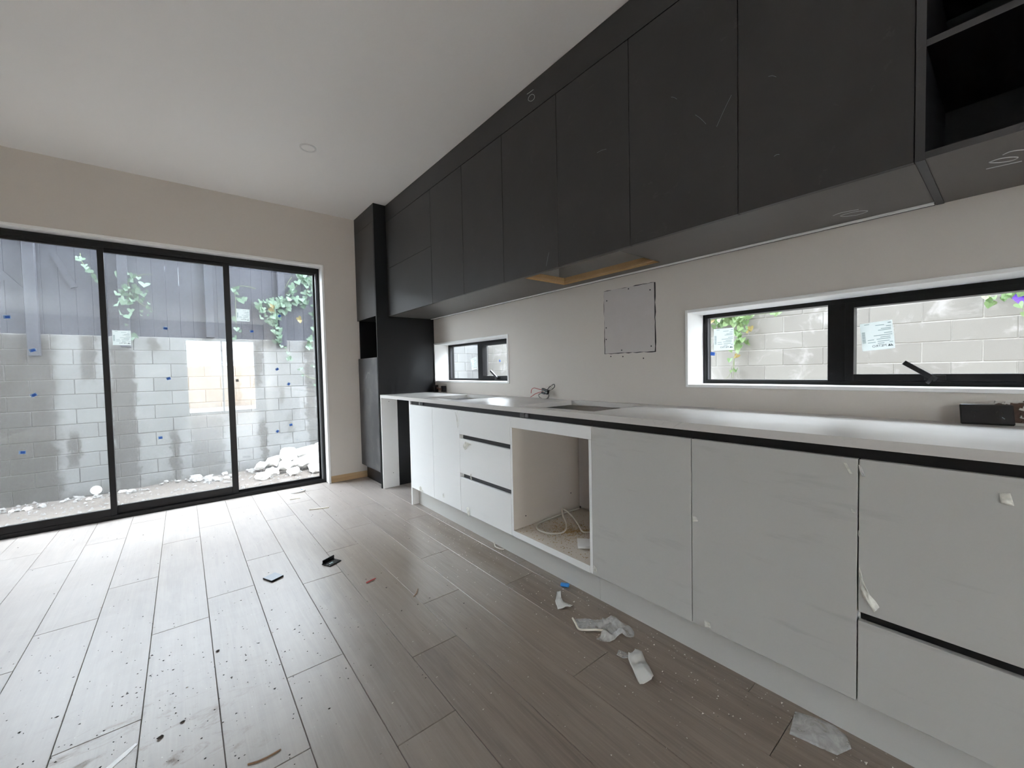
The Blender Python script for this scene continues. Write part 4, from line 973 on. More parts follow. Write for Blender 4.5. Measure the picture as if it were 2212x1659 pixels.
chalk('chalk_mark', [[(1.787, 0.057), (1.793, 0.025), (1.799, -0.006)], [(1.734, 0.050), (1.727, 0.034), (1.736, 0.016), (1.756, 0.001), (1.771, 0.009), (1.764, 0.027), (1.745, 0.045), (1.734, 0.050)], [(1.702, 0.026), (1.692, 0.012), (1.706, -0.008), (1.72, -0.02)]],
      lambda x, y: (x, y, ZU - 0.0002), 'bold chalk number under the open black shelves', 0.0016)

# ================================================================== KITCHEN: base cabinets
E = [3.1521, 2.7645, 2.3817, 1.8261, 1.2254, 0.7497, 0.2694, -0.63]
ZD1, ZD0 = 0.841, 0.148
def carc(r_, ya, yb, mat='white_board', left=True, right=True, bottom=True, top=0.835):
    a, b = XD + 0.019, XW - 0.02
    if left: box('side_panel', a, b, ya - 0.0165, ya - 0.0005, ZD0, top, mat, r_)
    if right: box('side_panel', a, b, yb + 0.0005, yb + 0.0165, ZD0, top, mat, r_)
    if bottom: box('bottom_board', a, b, yb + 0.0168, ya - 0.0168, ZD0, ZD0 + 0.016, mat, r_)
    box('back_panel', b - 0.012, b, yb + 0.0168, ya - 0.0168, ZD0 + 0.0165, top, mat, r_)
def scrap(parent, y, z, pts, mat='film_scrap', lift=0.006, label='torn scrap of protective film'):
    o = sheet('film_scrap', [(y + a, z + b) for a, b in pts], mat, parent, zf=lambda a, b: lift * (0.5 + mnoise.noise(Vector((a * 60, b * 60, 3.1)))), th=0.0005, rings=3,
              mapf=lambda a, b, c: (XD - 0.0004 - c, a, b))
    o['label'] = label
    return o

c1 = root('base_cabinet', 'white gloss two-door base cabinet beside the empty appliance gap', 'cabinet', (1.75, 2.77, 0.0))
box('end_panel', XD + 0.001, XW - 0.02, E[0] - 0.0005, E[0] + 0.017, 0.0, 0.871, 'white_board', c1, bev=0.0008)
carc(c1, E[0] - 0.001, E[2])
d1 = box('door', XD, XD + 0.018, E[1] + 0.0015, E[0] - 0.0035, ZD0, ZD1, 'lacquer', c1, bev=0.0009)
d2 = box('door', XD, XD + 0.018, E[2] + 0.0015, E[1] - 0.0015, ZD0, ZD1, 'lacquer', c1, bev=0.0009)
scrap(d2, 2.405, 0.80, [(0.02, 0.03), (0.006, 0.02), (-0.012, -0.03), (-0.014, -0.08), (-0.006, -0.06), (0.004, -0.01)])
scrap(d1, 2.985, 0.16, [(0.03, 0.02), (0.0, 0.035), (-0.04, 0.0), (-0.01, -0.01), (0.015, -0.002)])
scrap(d2, 2.62, 0.20, [(0.012, 0.012), (-0.01, 0.02), (-0.012, -0.012), (0.008, -0.015)])

c2 = root('drawer_cabinet', 'white three-drawer base cabinet with black finger channels, left of the open cabinet', 'cabinet', (1.75, 2.1, 0.0))
carc(c2, E[2], E[3])
for (za, zb) in ((0.679, ZD1), (0.414, 0.650), (ZD0, 0.384)):
    dd = box('drawer_front', XD, XD + 0.018, E[3] + 0.0015, E[2] - 0.0015, za, zb, 'lacquer', c2, bev=0.0009)
    if za == 0.414:
        scrap(dd, 2.29, 0.61, [(0.04, 0.0), (0.01, 0.03), (-0.06, 0.02), (-0.02, 0.005), (0.02, -0.03)])
        scrap(dd, 2.243, 0.42, [(0.008, 0.01), (-0.006, 0.012), (-0.01, -0.03), (0.006, -0.026)])
    if za == ZD0:
        scrap(dd, 2.29, 0.165, [(0.02, 0.03), (-0.016, 0.035), (-0.022, -0.02), (0.0, -0.035), (0.012, -0.005)])
for (za, zb) in ((0.650, 0.679), (0.384, 0.414)):
    box('finger_channel', XD + 0.020, XD + 0.030, E[3] + 0.017, E[2] - 0.017, za - 0.02, zb + 0.004, 'channel_black', c2)

c3 = root('open_base_cabinet', 'doorless white base cabinet with cable and sawdust inside', 'cabinet', (1.75, 1.52, 0.0))
a, b = XD + 0.002, XW - 0.02
box('side_panel', a, b, E[3] - 0.0165, E[3] - 0.0005, ZD0 + 0.002, 0.835, 'carcass_cream', c3)
box('side_panel', a, b, E[4] + 0.0005, E[4] + 0.0165, ZD0 + 0.002, 0.835, 'carcass_cream', c3)
box('bottom_board', XD, b, E[4] + 0.0005, E[3] - 0.0005, ZD0, ZD0 + 0.032, 'white_board', c3, bev=0.001) if False else None
bb = MB(); bb.box(XD + 0.0005, b, E[4] + 0.0168, E[3] - 0.0168, ZD0 + 0.001, 0.182)
bb.build('bottom_board', 'carcass_cream', c3)
box('edge_band', XD - 0.0015, XD + 0.0004, E[4] + 0.0168, E[3] - 0.0168, ZD0 + 0.001, 0.182, 'lacquer', c3)
box('edge_band', XD + 0.0005, XD + 0.0019, E[3] - 0.0165, E[3] - 0.0005, ZD0 + 0.002, 0.779, 'lacquer', c3)
box('edge_band', XD + 0.0005, XD + 0.0019, E[4] + 0.0005, E[4] + 0.0165, ZD0 + 0.002, 0.779, 'lacquer', c3)
box('front_rail', XD, XD + 0.018, E[4] + 0.001, E[3] + 0.0, 0.780, ZD1, 'lacquer', c3, bev=0.0008)
box('back_panel', b - 0.012, b, E[4] + 0.0168, E[3] - 0.024, 0.200, 0.835, 'plasterboard', c3)
box('back_gap', b - 0.003, b, E[3] - 0.0238, E[3] - 0.0168, 0.183, 0.835, 'dark_gap', c3)
for (x, z) in ((1.55, 0.245), (1.94, 0.30)):
    MB().cyl((x, E[3] - 0.0166, z), (0, -1, 0), 0.004, 0.0008, 10).build('screw', 'screw_dark', c3)

c4 = root('base_cabinet', 'white two-door base cabinet with film smears right of the open cabinet', 'cabinet', (1.75, 0.75, 0.0))
carc(c4, E[4], E[6])
d3 = box('door', XD, XD + 0.018, E[5] + 0.0015, E[4] - 0.0012, ZD0, ZD1, 'lacquer_film_dim', c4, bev=0.0009)
d4 = box('door', XD, XD + 0.018, E[6] + 0.0015, E[5] - 0.0015, ZD0, ZD1, 'lacquer_film_dim', c4, bev=0.0009)
scrap(d3, 1.214, 0.182, [(0.008, 0.012), (-0.012, 0.010), (-0.014, -0.014), (0.006, -0.018)])
scrap(d4, 0.738, 0.545, [(0.010, 0.012), (-0.010, 0.006), (-0.014, -0.006), (0.004, -0.012)])
scrap(d4, 0.692, 0.166, [(0.012, 0.010), (-0.012, 0.014), (-0.016, -0.008), (0.008, -0.012)])
scrap(d4, 0.290, 0.812, [(0.012, 0.016), (0.004, 0.014), (-0.008, -0.014), (-0.003, -0.016), (0.004, 0.0)])
scrap(d4, 0.281, 0.694, [(0.004, 0.006), (-0.004, 0.004), (-0.006, -0.008), (0.002, -0.006)])

c5 = root('drawer_cabinet', 'white base cabinet with two deep drawers at the right edge of the photo', 'cabinet', (1.75, -0.18, 0.0))
carc(c5, E[6], E[7])
p1 = box('drawer_front', XD, XD + 0.018, E[7] + 0.0015, E[6] - 0.002, 0.4087, ZD1, 'lacquer_film_dim', c5, bev=0.0009)
p2 = box('drawer_front', XD, XD + 0.018, E[7] + 0.0015, E[6] - 0.002, ZD0, 0.3831, 'lacquer_film_dim', c5, bev=0.0009)
box('finger_channel', XD + 0.019, XD + 0.030, E[7] + 0.017, E[6] - 0.004, 0.36, 0.412, 'channel_black', c5)
scrap(p1, 0.262, 0.812, [(0.008, 0.014), (0.002, 0.014), (-0.008, -0.018), (-0.001, -0.018), (0.004, 0.0)], 'film_milky')
scrap(p1, 0.250, 0.482, [(0.016, 0.066), (0.012, 0.0), (0.004, -0.022), (-0.018, -0.058), (-0.028, -0.040), (-0.006, -0.008), (0.010, 0.03)], 'film_scrap', 0.010, 'long curling strip of peeled film')
scrap(p1, 0.266, 0.632, [(0.003, 0.010), (-0.002, 0.0), (-0.002, -0.012), (0.003, -0.004)])
scrap(p1, 0.005, 0.79, [(0.012, 0.012), (-0.004, 0.016), (-0.010, -0.012), (0.010, -0.010)])

# kickboards
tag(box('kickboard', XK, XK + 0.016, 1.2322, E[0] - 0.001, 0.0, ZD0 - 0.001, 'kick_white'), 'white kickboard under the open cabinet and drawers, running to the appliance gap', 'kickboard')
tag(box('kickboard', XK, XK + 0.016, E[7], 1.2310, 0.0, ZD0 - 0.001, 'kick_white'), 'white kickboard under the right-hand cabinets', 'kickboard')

# black finger channel under the benchtop
fc = root('bench_channel', 'long black finger-pull channel between benchtop and white cabinet fronts', 'channel', (XD, 1.2, 0.84))
cm = MB()
cm.box(XD + 0.014, XD + 0.018, E[7], E[0] - 0.002, 0.842, 0.871)
cm.box(XD + 0.0185, XD + 0.022, E[7], E[0] - 0.002, 0.826, 0.8415)
cm.build('profile', 'channel_black', fc)
for (ya, yb) in ((1.675, 1.735), (2.93, 2.985)):
    tp = MB(); tp.box(XD - 0.001, XD + 0.0138, yb - 0.035, yb, 0.844, 0.870); tp.box(XD + 0.004, XD + 0.0138, ya, yb - 0.035, 0.845, 0.868)
    tp.build('tape_wrap', 'duct_tape', fc, bev=0.002)

# benchtop
bench = slab('benchtop', MXY, 1.455, XW - 0.0005, E[7] - 0.1, YT - 0.0005, 0.872, 0.900,
             [(1.555, 1.957, 2.535, 3.050), (1.540, 1.992, 1.282, 1.838)], 'stone')
tag(bench, 'long white marbled stone benchtop with two cutouts', 'benchtop')

# ================================================================== WALL DETAILS
wp = root('wall_patch', 'square unpainted plasterboard patch screwed into the kitchen wall', 'patch', (XW, 1.43, 1.2))
jit = random.Random(9)
def ragged(pts, n=12, j=0.003):
    out = []
    for i in range(len(pts)):
        a, b = Vector(pts[i]), Vector(pts[(i + 1) % len(pts)])
        for k in range(n):
            q = a.lerp(b, k / n); out.append((q.x + jit.uniform(-j, j), q.y + jit.uniform(-j, j)))
    return out
def prism(pts, x0, x1):
    n = len(pts)
    return MB().add([(x0, a, b) for a, b in pts] + [(x1, a, b) for a, b in pts], [tuple(range(n)), tuple(reversed(range(n, 2 * n)))] + [(k, (k + 1) % n, n + (k + 1) % n, n + k) for k in range(n)])
prism(ragged([(1.605, 1.583), (1.252, 1.580), (1.252, 1.194), (1.605, 1.196)], 14, 0.0025), XW - 0.0012, XW - 0.0002).build('gap', 'dark_gap', wp)
prism(ragged([(1.6035, 1.5815), (1.2580, 1.5775), (1.2575, 1.198), (1.599, 1.199)], 14, 0.0016), XW - 0.0030, XW - 0.0013).build('board', 'plasterboard', wp)
for (y, z) in ((1.424, 1.569), (1.283, 1.540), (1.581, 1.522), (1.588, 1.357), (1.589, 1.286), (1.476, 1.214), (1.279, 1.227)):
    MB().cyl((XW - 0.0031, y, z), (-1, 0, 0), 0.0042, 0.0008, 10).build('screw', 'screw_dark', wp)
for (y, z), lb in zip(((1.558, 1.180), (1.470, 1.176), (1.331, 1.161)), ('leftmost', 'middle', 'rightmost')):
    tag(MB().cyl((XW - 0.0001, y, z), (-1, 0, 0), 0.0042, 0.0010, 10).build('drywall_screw', 'screw_dark'), lb + ' of three screw heads in the wall below the plasterboard patch', 'screw', 'screws below the patch')

# downlight
dl = root('downlight', 'round white recessed downlight in the ceiling', 'light', (0.748, 3.145, ZC))
rg = MB(); n = 32
for i in range(n):
    a0 = 2 * math.pi * i / n
rv = []
for i in range(n):
    a0 = 2 * math.pi * i / n; c_, s_ = math.cos(a0), math.sin(a0)
    for (r_, z) in ((0.054, ZC - 0.0005), (0.053, ZC - 0.007), (0.044, ZC - 0.006), (0.043, ZC - 0.002)):
        rv.append((0.748 + r_ * c_, 3.145 + r_ * s_, z))
rf = [(i * 4 + k, ((i + 1) % n) * 4 + k, ((i + 1) % n) * 4 + k + 1, i * 4 + k + 1) for i in range(n) for k in range(3)]
rg.add(rv, rf); rg.build('trim_ring', 'white_trim', dl, smooth=True)
MB().cyl((0.748, 3.145, ZC - 0.0028), (0, 0, 1), 0.043, 0.002, 32).build('diffuser', 'ceiling_paint', dl)

# wires poking out of the wall above the sink cutouts
wb = root('wire_bundle', 'red, black and cream wires with black connectors poking out of the wall above the bench', 'wires', (XW - 0.03, 2.11, 0.96))
x0 = XW - 0.002
def wire(mat, pts, r_=0.0022, parent=None):
    MB().tube(pts, r_, 6, 6).build('wire', mat, parent or wb, smooth=True)
wire('red_wire', [(x0, 2.12, 0.955), (x0 - 0.04, 2.16, 0.965), (x0 - 0.05, 2.205, 0.975), (x0 - 0.05, 2.235, 0.962), (x0 - 0.045, 2.248, 0.935)])
wire('red_wire', [(x0, 2.12, 0.955), (x0 - 0.03, 2.16, 0.945), (x0 - 0.045, 2.20, 0.932), (x0 - 0.05, 2.225, 0.918), (x0 - 0.05, 2.25, 0.906)])
wire('black_wire', [(x0, 2.12, 0.950), (x0 - 0.03, 2.08, 0.975), (x0 - 0.03, 2.04, 0.998), (x0 - 0.03, 2.020, 1.003), (x0 - 0.03, 2.018, 0.985), (x0 - 0.03, 2.05, 0.965), (x0 - 0.02, 2.10, 0.952)], 0.0028)
wire('white_wire', [(x0, 2.125, 0.945), (x0 - 0.04, 2.10, 0.972), (x0 - 0.045, 2.05, 0.995), (x0 - 0.04, 2.03, 0.985), (x0 - 0.03, 2.06, 0.958), (x0 - 0.02, 2.11, 0.940)])
wire('black_wire', [(x0, 2.13, 0.945), (x0 - 0.04, 2.165, 0.930), (x0 - 0.05, 2.15, 0.910), (x0 - 0.05, 2.10, 0.9035), (x0 - 0.05, 2.065, 0.908), (x0 - 0.045, 2.06, 0.925), (x0 - 0.02, 2.09, 0.934)], 0.0026)
wire('white_wire', [(x0, 2.13, 0.948), (x0 - 0.045, 2.160, 0.925), (x0 - 0.055, 2.12, 0.907), (x0 - 0.055, 2.075, 0.906), (x0 - 0.04, 2.07, 0.930)])
wire('white_wire', [(x0 - 0.03, 2.16, 0.950), (x0 - 0.045, 2.12, 0.955), (x0 - 0.045, 2.075, 0.944)])
for (y, z, hy, hz) in ((2.115, 0.962, 0.020, 0.010), (2.090, 0.948, 0.014, 0.016), (2.125, 0.940, 0.016, 0.006)):
    q = MB(); q.obox((x0 - 0.035, y, z), (1, 0, 0), (0, 1, 0.25), (0, -0.25, 1), 0.010, hy, hz); q.build('connector', 'black_plastic', wb, bev=0.0015)

w2_ = root('power_point', 'small black power point with copper wires by the tall cabinet on the bench', 'outlet', (XW - 0.03, 3.66, 0.92))
q = MB(); q.obox((XW - 0.030, 3.735, 0.937), (1, 0, 0), (0, 1, 0), (0, 0, 1), 0.020, 0.020, 0.036); q.build('plate', 'black_plastic', w2_, bev=0.002)
q = MB(); q.obox((XW - 0.020, 3.590, 0.935), (1, 0, 0), (0, 1, 0), (0, 0, 1), 0.019, 0.022, 0.030); q.build('wall_box', 'black_plastic', w2_, bev=0.003)
for k in range(5):
    wire('copper' if k % 2 else 'black_wire', [(XW - 0.03, 3.715, 0.935 + 0.006 * k - 0.012), (XW - 0.045, 3.67, 0.945 + 0.007 * math.sin(k * 2.0)), (XW - 0.045, 3.63, 0.930 + 0.008 * math.cos(k * 1.7)), (XW - 0.035, 3.595, 0.938 + 0.005 * k - 0.01)], 0.0022, w2_)

# black outlet plate leaning over a hole chopped in the wall
wh = root('wall_cavity', 'rough hole chopped in the plaster behind the leaning black plate', 'hole', (XW, -0.01, 0.90))
hp = ragged([(0.060, 0.962), (0.045, 0.974), (0.0, 0.980), (-0.03, 0.978), (-0.075, 0.975), (-0.078, 0.903), (0.055, 0.902)], 5, 0.003)
prism(hp, XW - 0.0016, XW - 0.0004).build('plaster_edge', 'gypsum_core', wh)
hp2 = [(0.02 + (a - 0.02) * 0.86 - 0.004, 0.94 + (b - 0.94) * 0.80) for a, b in hp]
prism(hp2, XW - 0.0026, XW - 0.0017).build('exposed_brick', 'brick_core', wh)
for k in range(22):
    y = jit.uniform(-0.06, 0.05); z = 0.972 + jit.uniform(-0.006, 0.006) if k < 9 else jit.uniform(0.91, 0.96)
    if k >= 9: y = jit.uniform(-0.035, -0.018)
    MB().obox((XW - 0.005, y, z), (1, 0.2, 0), (-0.2, 1, 0.3), (0, -0.3, 1), 0.003, jit.uniform(0.002, 0.006), jit.uniform(0.002, 0.004)).build('plaster_crumb', 'gypsum_core' if k % 3 else 'brick_core', wh)
op = root('outlet_plate', 'black double outlet plate leaning against the wall on the right of the bench', 'outlet', (XW - 0.05, 0.05, 0.90))
up_ = Vector((0.39, 0.08, 0.916)).normalized(); rt = Vector((-0.2, 0.98, 0.0)); rt = (rt - up_ * rt.dot(up_)).normalized(); nn = rt.cross(up_).normalized()
cc = Vector((XW - 0.052, 0.0535, 0.9352))
q = MB(); q.obox(cc, rt, up_, nn, 0.0575, 0.034, 0.0055); q.build('face_plate', 'black_plastic', op, bev=0.003)
if nn.x > 0: nn = -nn
for s in (-1, 1):
    for (dx, dy, an) in ((-0.006, 0.006, 0.5), (0.006, 0.006, -0.5), (0.0, -0.008, 0.0)):
        pth = cc + nn * 0.0056 + rt * (s * 0.027 + dx) + up_ * dy
        a_ = (up_ * math.cos(an) + rt * math.sin(an)); b_ = a_.cross(nn)
        q = MB(); q.obox(pth, a_, b_, nn, 0.0045, 0.001, 0.0003); q.build('slot', 'dark_gap', op)
q = MB(); q.obox(cc + nn * 0.0057 - rt * 0.034 - up_ * 0.012, (up_ + rt * 1.0).normalized(), (rt - up_).normalized(), nn, 0.004, 0.0008, 0.0003); q.build('indicator', 'ink_pale', op)
wire('black_wire', [(XW - 0.010, 0.0, 0.945), (XW - 0.022, 0.015, 0.935), (XW - 0.038, 0.03, 0.932)], 0.003, op)

# ================================================================== LABELS AND TAPE ON THE GLASS
def glass_label(parent_label, c, right, up, nrm, w_, h_, ang=0.0, small=False):
    """paper label seen through the glass from behind; right = reading direction from outside"""
    c, right, up, nrm = Vector(c), Vector(right), Vector(up), Vector(nrm)
    r2 = right * math.cos(ang) + up * math.sin(ang); u2 = up * math.cos(ang) - right * math.sin(ang)
    lr = root('glass_label', parent_label, 'label', c - u2 * h_ / 2)
    q = MB(); q.obox(c, r2, u2, nrm, w_ / 2, h_ / 2, 0.0002); q.build('paper', 'label_paper', lr)
    f = nrm * 0.0004
    P_ = lambda a, b: c + r2 * (a * w_) + u2 * (b * h_) + f
    tm = text_mesh('METRO', 0.0135, r2, u2, P_(-0.26, -0.40)); tm.build('lettering', 'ink', lr)
    lg = MB()
    for dx in (0.0, 0.055):
        lg.add([P_(-0.46 + dx, -0.40), P_(-0.40 + dx, -0.40), P_(-0.385 + dx, -0.315)], [(0, 1, 2)])
    lg.add([P_(-0.345, -0.40), P_(-0.295, -0.40), P_(-0.335, -0.33)], [(0, 1, 2)])
    lg.build('logo', 'ink', lr)
    ln = MB()
    rows = [(-0.46, -0.36, 0.42), (-0.25, 0.02, 0.37), (-0.45, -0.30, 0.31), (0.20, 0.36, 0.44), (-0.44, -0.14, 0.24), (-0.44, -0.05, 0.19), (-0.46, -0.22, 0.08), (-0.46, 0.10, 0.01), (-0.40, -0.10, -0.06), (-0.40, 0.02, -0.12), (-0.36, 0.0, -0.20), (-0.20, 0.0, -0.27), (0.10, 0.30, -0.13), (0.06, 0.30, -0.22), (-0.46, -0.36, -0.25)]
    for (a, b, z) in rows:
        ln.add([P_(a, z - 0.012), P_(b, z - 0.012), P_(b, z + 0.012), P_(a, z + 0.012)], [(0, 1, 2, 3)])
    ln.build('print_lines', 'ink_pale', lr)
    bc = MB(); z = -0.22; bw = random.Random(4)
    while z < 0.16:
        t_ = bw.uniform(0.006, 0.022)
        bc.add([P_(0.36, z), P_(0.46, z), P_(0.46, z + t_), P_(0.36, z + t_)], [(0, 1, 2, 3)])
        z += t_ + bw.uniform(0.006, 0.014)
    bc.build('barcode', 'ink_pale', lr)
    return lr
gx = XF + 0.0295
glass_label('square paper label on the left pane of the big slot window, among the ivy', (gx, 0.968, 1.248), (0, 1, 0), (0, 0, 1), (-1, 0, 0), 0.102, 0.115)
glass_label('tilted paper label on the right pane of the big slot window above the handle', (XF + 0.0175, 0.355, 1.218), (0, 1, 0), (0, 0, 1), (-1, 0, 0), 0.101, 0.115, -0.09)
glass_label('tilted paper label on the small slot window next to the tall cabinet', (gx, 3.340, 1.180), (0, 1, 0), (0, 0, 1), (-1, 0, 0), 0.096, 0.114, -0.16)
def gy(p): return {1: YD + 0.0155, 2: YD + 0.0495, 3: YD + 0.0835}[p]
glass_label('square paper label on the middle sliding door panel below the leaf clump', (-0.363, gy(2), 1.432), (-1, 0, 0), (0, 0, 1), (0, -1, 0), 0.108, 0.117)
glass_label('square paper label high on the right sliding door panel', (0.462, gy(3), 1.672), (-1, 0, 0), (0, 0, 1), (0, -1, 0), 0.104, 0.113, 0.02)

ords = ('top', 'second', 'third', 'fourth', 'fifth')
tapes = {1: [(-0.939, 1.557, 0.1), (-0.83, 1.325, 0.35), (-0.838, 1.002, 0.5), (-0.908, 0.595, -0.1)],
         2: [(-0.094, 1.521, -0.15), (-0.09, 1.099, 0.3), (-0.161, 0.606, 0.1)],
         3: [(0.760, 1.685, 0.7), (0.525, 1.525, 0.2), (0.722, 1.166, 0.6), (0.817, 1.018, 0.9), (0.822, 0.611, 0.3), (0.703, 0.560, 0.7)]}
pname = {1: 'left', 2: 'middle', 3: 'right'}
rank = {1: ('topmost', 'second', 'third', 'lowest'), 2: ('highest', 'central', 'lowest'), 3: ('topmost', 'second', 'third', 'fourth', 'fifth', 'lowest')}
for pn, L_ in tapes.items():
    for (x, z, an), rk in zip(L_, rank[pn]):
        r_ = Vector((math.cos(an), 0, math.sin(an))); u_ = Vector((-math.sin(an), 0, math.cos(an)))
        tr_ = root('tape_square', '%s blue tape square on the %s sliding door panel, counted downwards' % (rk, pname[pn]), 'tape', (x, gy(pn), z), 'blue tape squares on the door glass')
        q = MB(); q.obox((x, gy(pn), z), r_, u_, (0, 1, 0), 0.0165 if pn == 1 else 0.014, 0.0115, 0.0002); q.build('tape', 'blue_tape_pale', tr_)
        q = MB(); q.obox((x + 0.002, gy(pn) - 0.0004, z - 0.001), r_, u_, (0, 1, 0), 0.011, 0.0085, 0.0001); q.build('core', 'blue_tape', tr_)
q = MB(); q.obox((0.395, gy(3), 1.066), (1, 0, 0.15), (-0.15, 0, 1), (0, 1, 0), 0.011, 0.012, 0.0003)
tag(q.build('tape_square', 'black_plastic'), 'single black tape square on the right sliding door panel', 'tape')
tag(MB().cyl((-0.5495, gy(1) - 0.0006, 0.250), (0, 1, 0), 0.033, 0.0006, 28).build('round_sticker', 'sticker_white'), 'round white sticker low on the left sliding door panel', 'sticker')
q = MB(); q.obox((gx, 1.026, 1.174), (0, 1, 0.12), (0, -0.12, 1), (1, 0, 0), 0.012, 0.009, 0.0003)
tag(q.build('tape_square', 'blue_tape'), 'blue tape square under the label on the left pane of the big slot window', 'tape')
q = MB(); q.obox((XF + 0.0175, 2.905, 1.194), (0, 0.7, 0.7), (0, -0.7, 0.7), (1, 0, 0), 0.010, 0.008, 0.0003)
tag(q.build('tape_square', 'blue_tape'), 'blue tape square on the small slot window above its handle', 'tape')

# ================================================================== THINGS ON THE FLOOR
# grey plate and black bracket
q = MB(); a_ = Vector((0.78, 0.35, 0)).normalized(); b_ = Vector((-a_.y, a_.x, 0))
pr = root('tile_offcut', 'small flat grey plate with dark edges lying on the floor', 'offcut', (0.345, 2.535, 0))
q.obox((0.345, 2.535, 0.0045), a_, b_, (0, 0, 1), 0.034, 0.038, 0.004); q.build('dark_body', 'black_plastic', pr, bev=0.0008)
q = MB(); q.obox((0.345, 2.535, 0.0092), a_, b_, (0, 0, 1), 0.0325, 0.0365, 0.0006); q.build('grey_face', 'grey_plate', pr)
br = root('plastic_bracket', 'black plastic bracket with a raised lip lying on the floor', 'bracket', (0.64, 2.51, 0))
a_ = Vector((0.62, 0.30, 0)).normalized(); b_ = Vector((-a_.y, a_.x, 0)); c0_ = Vector((0.640, 2.508, 0))
q = MB(); q.obox(c0_ + Vector((0, 0, 0.003)), a_, b_, (0, 0, 1), 0.040, 0.034, 0.003); q.build('plate', 'black_plastic', br, bev=0.0008)
q = MB(); q.obox(c0_ + b_ * 0.031 + a_ * 0.004 + Vector((0, 0, 0.012)), a_, b_, (0, 0, 1), 0.040, 0.003, 0.012); q.build('lip', 'black_plastic', br, bev=0.0008)
for k in range(4):
    q = MB(); q.obox(c0_ + b_ * (-0.026 + 0.014 * k) + Vector((0, 0, 0.0068)), a_, b_, (0, 0, 1), 0.036, 0.0012, 0.0012); q.build('rib', 'black_plastic', br)
q = MB(); q.obox(c0_ - a_ * 0.012 - b_ * 0.010 + Vector((0, 0, 0.0082)), a_, b_, (0, 0, 1), 0.012, 0.004, 0.0004); q.build('scuff', 'ink_pale', br)

tag(MB().tube([(0.714, 2.137, 0.004), (0.740, 2.144, 0.0045), (0.768, 2.151, 0.004)], 0.0038, 8, 4, 0.0026).build('red_stick', 'red_stick', smooth=True), 'thin red plastic stick lying on the floor planks', 'stick')
# white oval lid near the door
lid = MB(); n = 28; rv = []
for i in range(n):
    a0 = 2 * math.pi * i / n
    for (rr_, z) in ((1.0, 0.0), (1.02, 0.008), (0.95, 0.014), (0.0, 0.012)):
        rv.append((0.808 + 0.062 * rr_ * math.cos(a0), 4.245 + 0.045 * rr_ * math.sin(a0), z))
lid.add(rv, [(i * 4 + k, ((i + 1) % n) * 4 + k, ((i + 1) % n) * 4 + k + 1, i * 4 + k + 1) for i in range(n) for k in range(3)])
tag(lid.build('plastic_disc', 'white_trim', smooth=True), 'oval white plastic disc on the floor in front of the sliding door', 'disc')
tag(box('blue_chip', 0.835, 0.852, 4.252, 4.262, 0.0125, 0.0165, 'blue_bit', bev=0.001), 'tiny blue chip on top of the oval white disc', 'chip')

def strip(name, pts, w_, h_, mat, label, cat):
    mb = MB(); P_ = [Vector((p[0], p[1], 0)) for p in pts]
    L_, R_ = [], []
    for i, p in enumerate(P_):
        d = (P_[min(i + 1, len(P_) - 1)] - P_[max(i - 1, 0)]).normalized(); s_ = Vector((-d.y, d.x, 0))
        ww = w_ * (1.0 if 0 < i < len(P_) - 1 else 0.55)
        L_.append(p + s_ * ww); R_.append(p - s_ * ww)
    vs = [];
    for l, r_ in zip(L_, R_):
        vs += [(l.x, l.y, 0.0003), (r_.x, r_.y, 0.0003), (l.x, l.y, h_), (r_.x, r_.y, h_)]
    fs = []
    for i in range(len(P_) - 1):
        o = i * 4
        fs += [(o, o + 4, o + 5, o + 1), (o + 2, o + 3, o + 7, o + 6), (o, o + 2, o + 6, o + 4), (o + 1, o + 5, o + 7, o + 3)]
    e_ = (len(P_) - 1) * 4
    fs += [(0, 1, 3, 2), (e_, e_ + 2, e_ + 3, e_ + 1)]
    mb.add(vs, fs)
    return tag(mb.build(name, mat), label, cat)
strip('timber_strip', [(0.765, 3.611), (0.835, 3.586), (0.904, 3.559)], 0.006, 0.007, 'cream_strip', 'thin pale strip lying on the floor below the tall cabinet corner', 'strip')
strip('timber_strip', [(0.70, 4.03), (0.78, 4.01)], 0.004, 0.005, 'cream_strip', 'shorter pale strip on the floor close to the oval white disc', 'strip')
strip('wood_sliver', [(0.103, 1.362), (0.125, 1.353), (0.150, 1.350), (0.170, 1.351), (0.185, 1.353)], 0.0022, 0.003, 'wood_sliver', 'curved brown wood sliver at the bottom edge of the floor view', 'sliver')
strip('white_strip', [(-0.150, 1.662), (-0.175, 1.636), (-0.205, 1.608), (-0.26, 1.55)], 0.009, 0.0012, 'white_trim', 'flat white plastic strip on the floor at the bottom left', 'strip')
strip('wood_sliver', [(0.845, 1.850), (0.870, 1.870), (0.895, 1.905)], 0.002, 0.003, 'wood_sliver', 'thin curled wood shaving in the middle of the floor', 'sliver')
for (x, y, s, lb) in ((0.069, 2.009, 0.0075, 'crumbled brown clod on the floor planks left of centre'), (-0.041, 1.669, 0.006, 'dark mud clod at the bottom left of the floor'), (-0.095, 1.640, 0.008, 'larger dark mud clod beside the white plastic strip')):
    o = bpy.data.objects.new('mud_clod', rock_mesh(int(s * 1000) % 5, 'crumb_dark'))
    reg(o, None, (x, y, s * 0.35)); o.scale = (s * 1.3, s, s * 0.8); o.rotation_euler = (0, 0, 0.6); tag(o, lb, 'clod')

